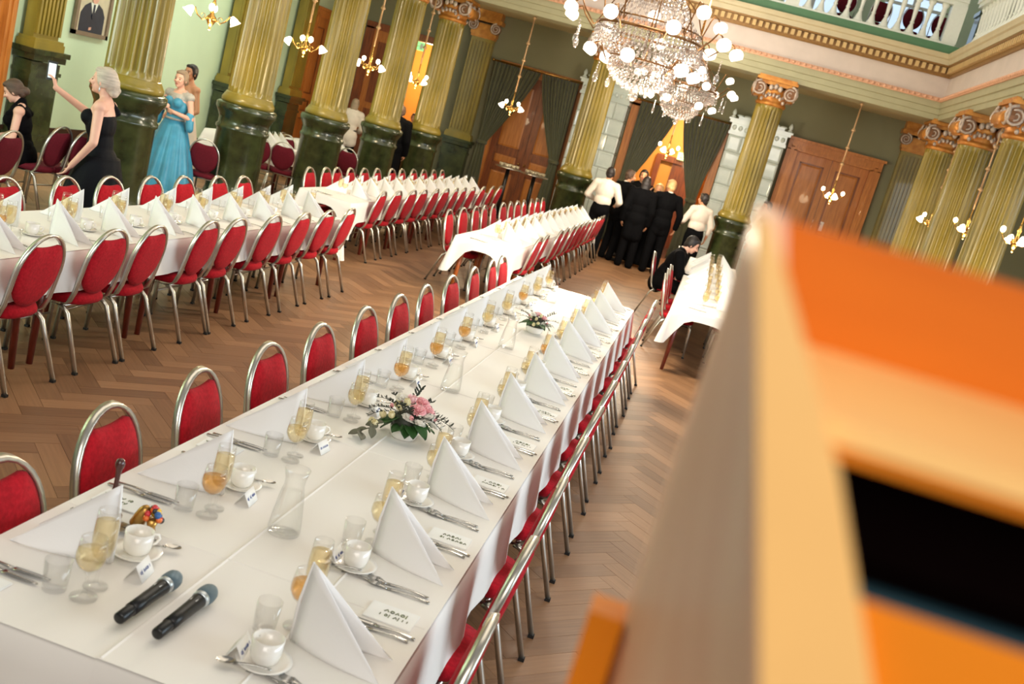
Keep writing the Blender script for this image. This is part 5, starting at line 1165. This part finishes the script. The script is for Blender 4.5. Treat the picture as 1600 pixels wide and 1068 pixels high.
def trousers(inf=.02):
    def fn(b, J):
        s = J['s']; b.ell(J['pel']+V((0, -.015*s, .0)), (.165*s+inf, .125*s+inf, .15*s), 14, 8); b.caps(J['pel']+V((-.05*s, 0, 0)), J['pel'].lerp(J['wai'], .62)+V((-.045*s, 0, 0)), .11*s+inf, .10*s+inf, 14); b.caps(J['pel']+V((.05*s, 0, 0)), J['pel'].lerp(J['wai'], .62)+V((.045*s, 0, 0)), .11*s+inf, .10*s+inf, 14)
        for n in 'LR': b.caps(J['hip'+n], J['kne'+n], .084*s+inf, .062*s+inf, 12); b.caps(J['kne'+n], J['ank'+n]+V((0, 0, -.02)), .062*s+inf, .052*s+inf, 12)
        return .014, 3
    return fn
def shoes(b, J):
    for n in 'LR': b.caps(J['ank'+n]+V((0, -.02, -.035)), J['toe'+n]+V((0, .04, 0)), .048, .037, 10)
    return .012, 2
def collar(b, J):
    n, t = J['nec'], J['neT']; ax = (t-n).normalized(); u = ax.orthogonal().normalized(); w = ax.cross(u); s = J['s']
    for k in range(18): a = 2*PI*k/18; p = n+(u*math.cos(a)+w*math.sin(a))*.062*s; b.caps(p+ax*.012, p+ax*.055, .012, .010, 6)
    return .010, 2
def shirtfront(b, J):
    r = J['brot']; s = J['s']; b.caps(J['nec']+r @ V((0, .055, -.01))*s, J['che']+r @ V((0, .118, -.06))*s, .05*s, .022*s, 10); return .012, 2
def top(inf=.012, lo=True, straps=(), high=False):
    """a fitted sleeveless bodice"""
    def fn(b, J):
        s = J['s']; q = J['brot']
        b.ell(J['che']+q @ V((0, 0, -.035*s)), (.152*s+inf, .110*s+inf, .150*s+inf), 16, 10, q); b.ell(J['wai'], (.12*s+inf, .094*s+inf, .17*s+inf), 16, 10, q); b.ell(J['pel']+V((0, -.015*s, .02)), (.17*s+inf, .124*s+inf, .13*s+inf), 16, 10, q)
        for sd in (-1, 1): b.ell(J['che']+q @ V((sd*.068*s, .085*s, .015*s)), (.062*s+inf, .058*s+inf, .058*s+inf), 10, 8)
        for n in straps: b.caps(J['che']+q @ V(((-.1 if n == 'L' else .1)*s, .10*s, .08*s)), J['sh'+n].lerp(J['nec'], .3)+V((0, .0, .045*s)), .03, .024, 8); b.caps(J['sh'+n].lerp(J['nec'], .3)+V((0, 0, .045*s)), J['che']+q @ V(((-.09 if n == 'L' else .09)*s, -.10*s, .08*s)), .024, .03, 8)
        if high: b.ell(J['che']+q @ V((0, 0, .04*s)), (.140*s+inf, .10*s+inf, .17*s), 14, 8, q); b.caps(J['nec']+q @ V((0, 0, -.02)), J['nec']+q @ V((0, .005, .05*s)), .064*s, .058*s, 12)
        return .012, 3
    return fn
def skirt(z0f, r0, hem, r1, folds=14, amp=.03, lean=(0, 0)):
    def fn(b, J):
        s = J['s']; c = J['pel']; z0 = c.z+z0f
        def f(u, v):
            a = 2*PI*u; e = 1-(1-v)**1.5; r = r0+(r1-r0)*e; r += amp*v*math.sin(folds*a+1.3*math.sin(3*a))+.3*amp*v*math.sin(5*a+1)
            return (c.x+lean[0]*v+r*math.cos(a), c.y+lean[1]*v+r*.8*math.sin(a)-.01, z0+(hem-z0)*v)
        def g(u, v): p = f(u, v); return (c.x+lean[0]*v+(p[0]-c.x-lean[0]*v)*.96, c.y+lean[1]*v+(p[1]-c.y-lean[1]*v)*.96, p[2])
        b.grid(f, 84, 14, True, True); b.grid(lambda u, v: g(1-u, v), 84, 14, True, True)
        n = 84; o = len(b.v)//2; last = 14*n
        for k in range(n): k2 = (k+1) % n; b.f.append([last+k, last+k2, o+last+(n-k2) % n, o+last+(n-k) % n]); b.mi.append(0); b.sm.append(True)
        b.f.append(list(range(n-1, -1, -1))); b.mi.append(0); b.sm.append(True)
        return 0, 0
    return fn
SUIT = lambda hem=.12: [('jacket', 'suit', jacket(hem)), ('trousers', 'suit', trousers()), ('shoes', 'black', shoes), ('collar', 'shirt', collar)]
def fseat(x, y): return (x, y, 0)
# woman taking a photo: faces -x, far (right) arm raised with a phone, near arm down on a chair back
J = pose(1.70, True, lean=.06, arms={'R': ((.10, .20, -.10), (-.02, .46, .07)), 'L': ((-.09, -.01, -.29), (-.05, .16, -.52))}, head=.0, nod=-.05)
p = person('blonde woman in a black sequined dress holding up a phone by the left column', (-5.06, 8.12, 0), PI/2+.3, J, 'skin', 'hairblond', 'updo', [('sequin_bodice', 'sequin', top(.014, straps=('R',))), ('sequin_skirt', 'sequin', skirt(.06, .20, .03, .42, 11, .025)), ('shoes', 'black', shoes)], hands={'R': {'d': (0, .35, .94), 'n': (0, 1, 0), 'curl': .5}, 'L': {'d': (0, .5, -.85), 'n': (0, .8, .3), 'curl': .4}}, vox=.008)
w = J['wrR']; ph_c = w+V((0, .055, .13))
def phone(loc, rz, label, tilt=0, scr=True, s=1.0):
    t = thing('smartphone', label, 'phone', loc, rz); b = MB(); b.box((0, 0, 0), (.078*s, .009, .156*s)); b.obj('case', M['black'], t); MB().box((0, -.0052, 0), (.060*s, .002, .122*s)).obj('screen', M['screen' if scr else 'white'], t)
    MB().box((-.022*s, .0055, .05*s), (.018*s, .003, .03*s)).obj('camera_bump', M['black'], t); t.rotation_euler = (tilt, 0, rz); return t
mw = Matrix.Translation((-5.06, 8.12, 0)) @ Matrix.Rotation(PI/2+.3, 4, 'Z')
phone(mw @ ph_c, PI/2+.3-1.0, 'black smartphone held up by the blonde woman, screen lit', -.15)
for nm_ in (1,):
    eb = mw @ (J['hea']+J['rot'] @ V((-.08, .0, -.05))); e = thing('earring', 'drop earring of the blonde woman with the phone', 'earring', eb); MB().ell((0, 0, -.018), (.006, .006, .022), 8, 6).obj('drop', M['silverband'], e); MB().tube([(.006*math.cos(k*PI/4), 0, .006*math.sin(k*PI/4)+.008) for k in range(8)], .0012, 4, closed=True).obj('hoop', M['silverband'], e)
# seated woman in black
J = pose(1.66, True, lean=.16, sit=True, arms={'L': ((-.07, .06, -.28), (-.02, .28, -.30)), 'R': ((.07, .06, -.28), (.02, .28, -.30))}, nod=.38)
person('seated woman in a sleeveless black top with brown hair in a bun, left edge', (-6.92, 9.72, -.02), PI/2+.5, J, 'skin', 'hairbrown', 'bun', [('sleeveless_top', 'blacksoft', top(.016, straps=('L', 'R'), high=True)), ('trousers', 'blacksoft', trousers(.024)), ('shoes', 'black', shoes)])
# woman in turquoise
J = pose(1.66, True, arms={'L': ((-.10, .02, -.27), (.06, .20, -.22)), 'R': ((.09, .03, -.27), (-.05, .21, -.19))}, head=.12, nod=.05)
p = person('woman in a turquoise gown with a sequined lace bodice standing between the columns', (-6.88, 12.57, 0), PI-.15, J, 'skin', 'hairash', 'bun', [('gown_bodice', 'bluedress', top(.013)), ('lace_yoke', 'bodice', lambda b, J: (b.ell(J['che']+V((0, 0, .075)), (.142, .100, .085), 14, 8), b.caps(J['shL'], J['shR'], .064, .064, 12), (.011, 3))[-1]), ('jewelled_belt', 'bodice', lambda b, J: (b.ell(J['wai']+V((0, .005, .0)), (.140, .116, .03), 18, 8), (.010, 2))[-1]), ('gown_skirt', 'bluedress', skirt(.14, .145, .02, .42, 13, .03)),
    ('gown_shawl', 'bluedress', lambda b, J: (b.caps(J['elL']+V((.03, 0, .04)), J['elL']+V((0, .0, -.12)), .055, .05, 10), b.caps(J['elR']+V((-.02, 0, .04)), J['elR']+V((0, 0, -.12)), .055, .05, 10), (.012, 3))[-1]), ('shoes', 'silverband', shoes)], hands={'L': {'d': (1, .1, .1), 'n': (0, -1, .2), 'curl': .6}, 'R': {'d': (-1, .1, .3), 'n': (0, -1, 0), 'curl': .6}}, vox=.008)
mw = Matrix.Translation((-6.88, 12.57, 0)) @ Matrix.Rotation(PI-.15, 4, 'Z'); q = mw @ (J['wrR']+V((-.06, .035, .06))); phone(q, PI-.15+PI, 'white smartphone held at the waist by the woman in turquoise', .2, False)
place(WGA, 'drink glass held by the woman in the turquoise gown', 'glass', mw @ (J['wrR']+V((.0, .04, .02))))
# woman behind her
J = pose(1.72, True, arms={'L': ((-.08, -.02, -.28), (-.02, .16, -.42)), 'R': ((.10, .0, -.28), (.03, .16, -.42))}, head=.3)
person('woman with dark hair and bare shoulders standing behind the woman in turquoise', (-7.40, 13.75, 0), PI-.5, J, 'skin2', 'hairdark', 'short', [('strapless_bodice', 'shirt', top(.013)), ('long_skirt', 'shirt', skirt(.10, .16, .03, .38, 10, .02)), ('shoes', 'black', shoes)])
# beyond the columns at the left
J = pose(1.70, True, arms={'L': ((-.10, .02, -.27), (.0, .22, -.36)), 'R': ((.10, .02, -.27), (0, .22, -.36))})
person('blonde woman in a loose white blouse seen from behind by the orange doors', (-7.80, 21.5, 0), .25, J, 'skin', 'hairash', 'long', [('white_blouse', 'shirt', jacket(.12, .035, .9)), ('trousers', 'suit', trousers()), ('shoes', 'black', shoes)], vox=.011)
J = pose(1.84, False)
person('person in long black clothes seen from behind left of the corner column', (-6.48, 20.55, 0), .1, J, 'skin2', 'hairbrown', 'short', [('long_coat', 'suit', jacket(.4, .04)), ('trousers', 'suit', trousers(.03)), ('shoes', 'black', shoes)], vox=.011)
J = pose(1.68, True)
person('woman in pale clothes facing the hall inside the far left doorway', (-7.30, 24.3, 0), PI, J, 'skin2', 'hairbrown', 'bun', [('pale_top', 'shirt', jacket(.05, .02, .7)), ('trousers', 'suit', trousers()), ('shoes', 'black', shoes)], vox=.011)
# the group by the orange doorway
J = pose(1.79, False, arms={'L': ((-.13, .02, -.26), (-.05, .22, -.33)), 'R': ((.13, .02, -.26), (.05, .22, -.33))})
person('waiter in a white shirt and black trousers seen from behind beside the tiled stove', (-2.05, 20.45, 0), -.15, J, 'skin2', 'hairdark', 'short', [('white_shirt', 'shirt', jacket(0, .022, .95, True)), ('trousers', 'suit', trousers()), ('shoes', 'black', shoes)], vox=.011)
J = pose(1.83, False, head=-.5)
person('bearded man in a black suit with white collar in profile, left in the group', (-1.74, 21.1, 0), -.7, J, 'skin2', 'hairbrown', 'short', SUIT(.14)+[('beard', 'hairdark', lambda b, J: (b.ell(J['hea']+J['rot'] @ V((0, .045, -.08)), (.058, .05, .045), 12, 8, J['rot']), (.010, 2))[-1])], vox=.011)
J = pose(1.80, False)
person('dark-haired person in a long black coat seen from behind, centre of the group', (-1.33, 20.6, 0), .15, J, 'skin2', 'hairdark', 'long', [('long_coat', 'suit', jacket(.34, .036)), ('trousers', 'suit', trousers(.025)), ('shoes', 'black', shoes)], vox=.011)
J = pose(1.89, False)
person('tall dark-haired person standing at the back of the group in the doorway', (-1.53, 22.2, 0), PI, J, 'skin2', 'hairdark', 'short', SUIT(.14), vox=.011)
J = pose(1.72, True, arms={'L': ((-.06, .18, -.14), (.06, .38, -.02)), 'R': ((.06, .18, -.14), (-.1, .36, .02))})
person('woman with curly honey hair hugging someone in the group by the doorway', (-1.10, 21.5, 0), PI*.95, J, 'skin2', 'hairhoney', 'curly', [('dark_dress', 'suit', top(.014, straps=('L', 'R'))), ('dress_skirt', 'suit', skirt(.08, .17, .05, .36, 9, .02)), ('shoes', 'black', shoes)], vox=.010)
J = pose(1.87, False, arms={'L': ((-.13, .10, -.20), (-.12, .26, -.02)), 'R': ((.10, -.02, -.28), (.10, .08, -.52))}, head=.3, nod=.15)
person('blond person in a black jacket with an arm around another, right in the group', (-.84, 20.8, 0), .25, J, 'skin2', 'hairhoney', 'short', SUIT(.16), vox=.010)
J = pose(1.78, True, arms={'L': ((-.12, .04, -.26), (-.08, .24, -.34)), 'R': ((.10, -.04, -.28), (.10, .04, -.52))}, head=.55)
person('person in white shirt and dark trousers holding a glass, right of the doorway', (-.16, 21.0, 0), .45, J, 'skin2', 'hairdark', 'short', [('white_shirt', 'shirt', jacket(0, .024, .75, True)), ('trousers', 'suit', trousers()), ('shoes', 'black', shoes)], vox=.010)
mw = Matrix.Translation((-.16, 21.0, 0)) @ Matrix.Rotation(.45, 4, 'Z'); place(WGA, 'drink glass held by the person in the white shirt by the doorway', 'glass', mw @ (J['wrL']+J['hdL']*.09+V((0, 0, -.06))))
J = pose(1.93, False, head=.4)
person('dark-haired person with a white collar just showing above the lectern', (1.17, 23.3, 0), PI*.6, J, 'skin2', 'hairdark', 'short', [('pale_jacket', 'shirt', jacket(.12, .024)), ('trousers', 'suit', trousers()), ('shoes', 'black', shoes)], vox=.012)
# man at the right-hand table
J = pose(1.78, False, lean=.38, sit=True, arms={'L': ((-.06, .16, -.24), (.02, .40, -.16)), 'R': ((.06, .18, -.22), (.0, .42, -.12))}, nod=.05)
person('dark-haired man in a black suit seated leaning over the right-hand table', (-.40, 15.30, -.01), -PI/2, J, 'skin', 'hairdark', 'short', [('jacket', 'suit', jacket(.0)), ('trousers', 'suit', trousers()), ('shoes', 'black', shoes), ('collar', 'shirt', collar), ('shirt_front', 'shirt', shirtfront)], vox=.009)
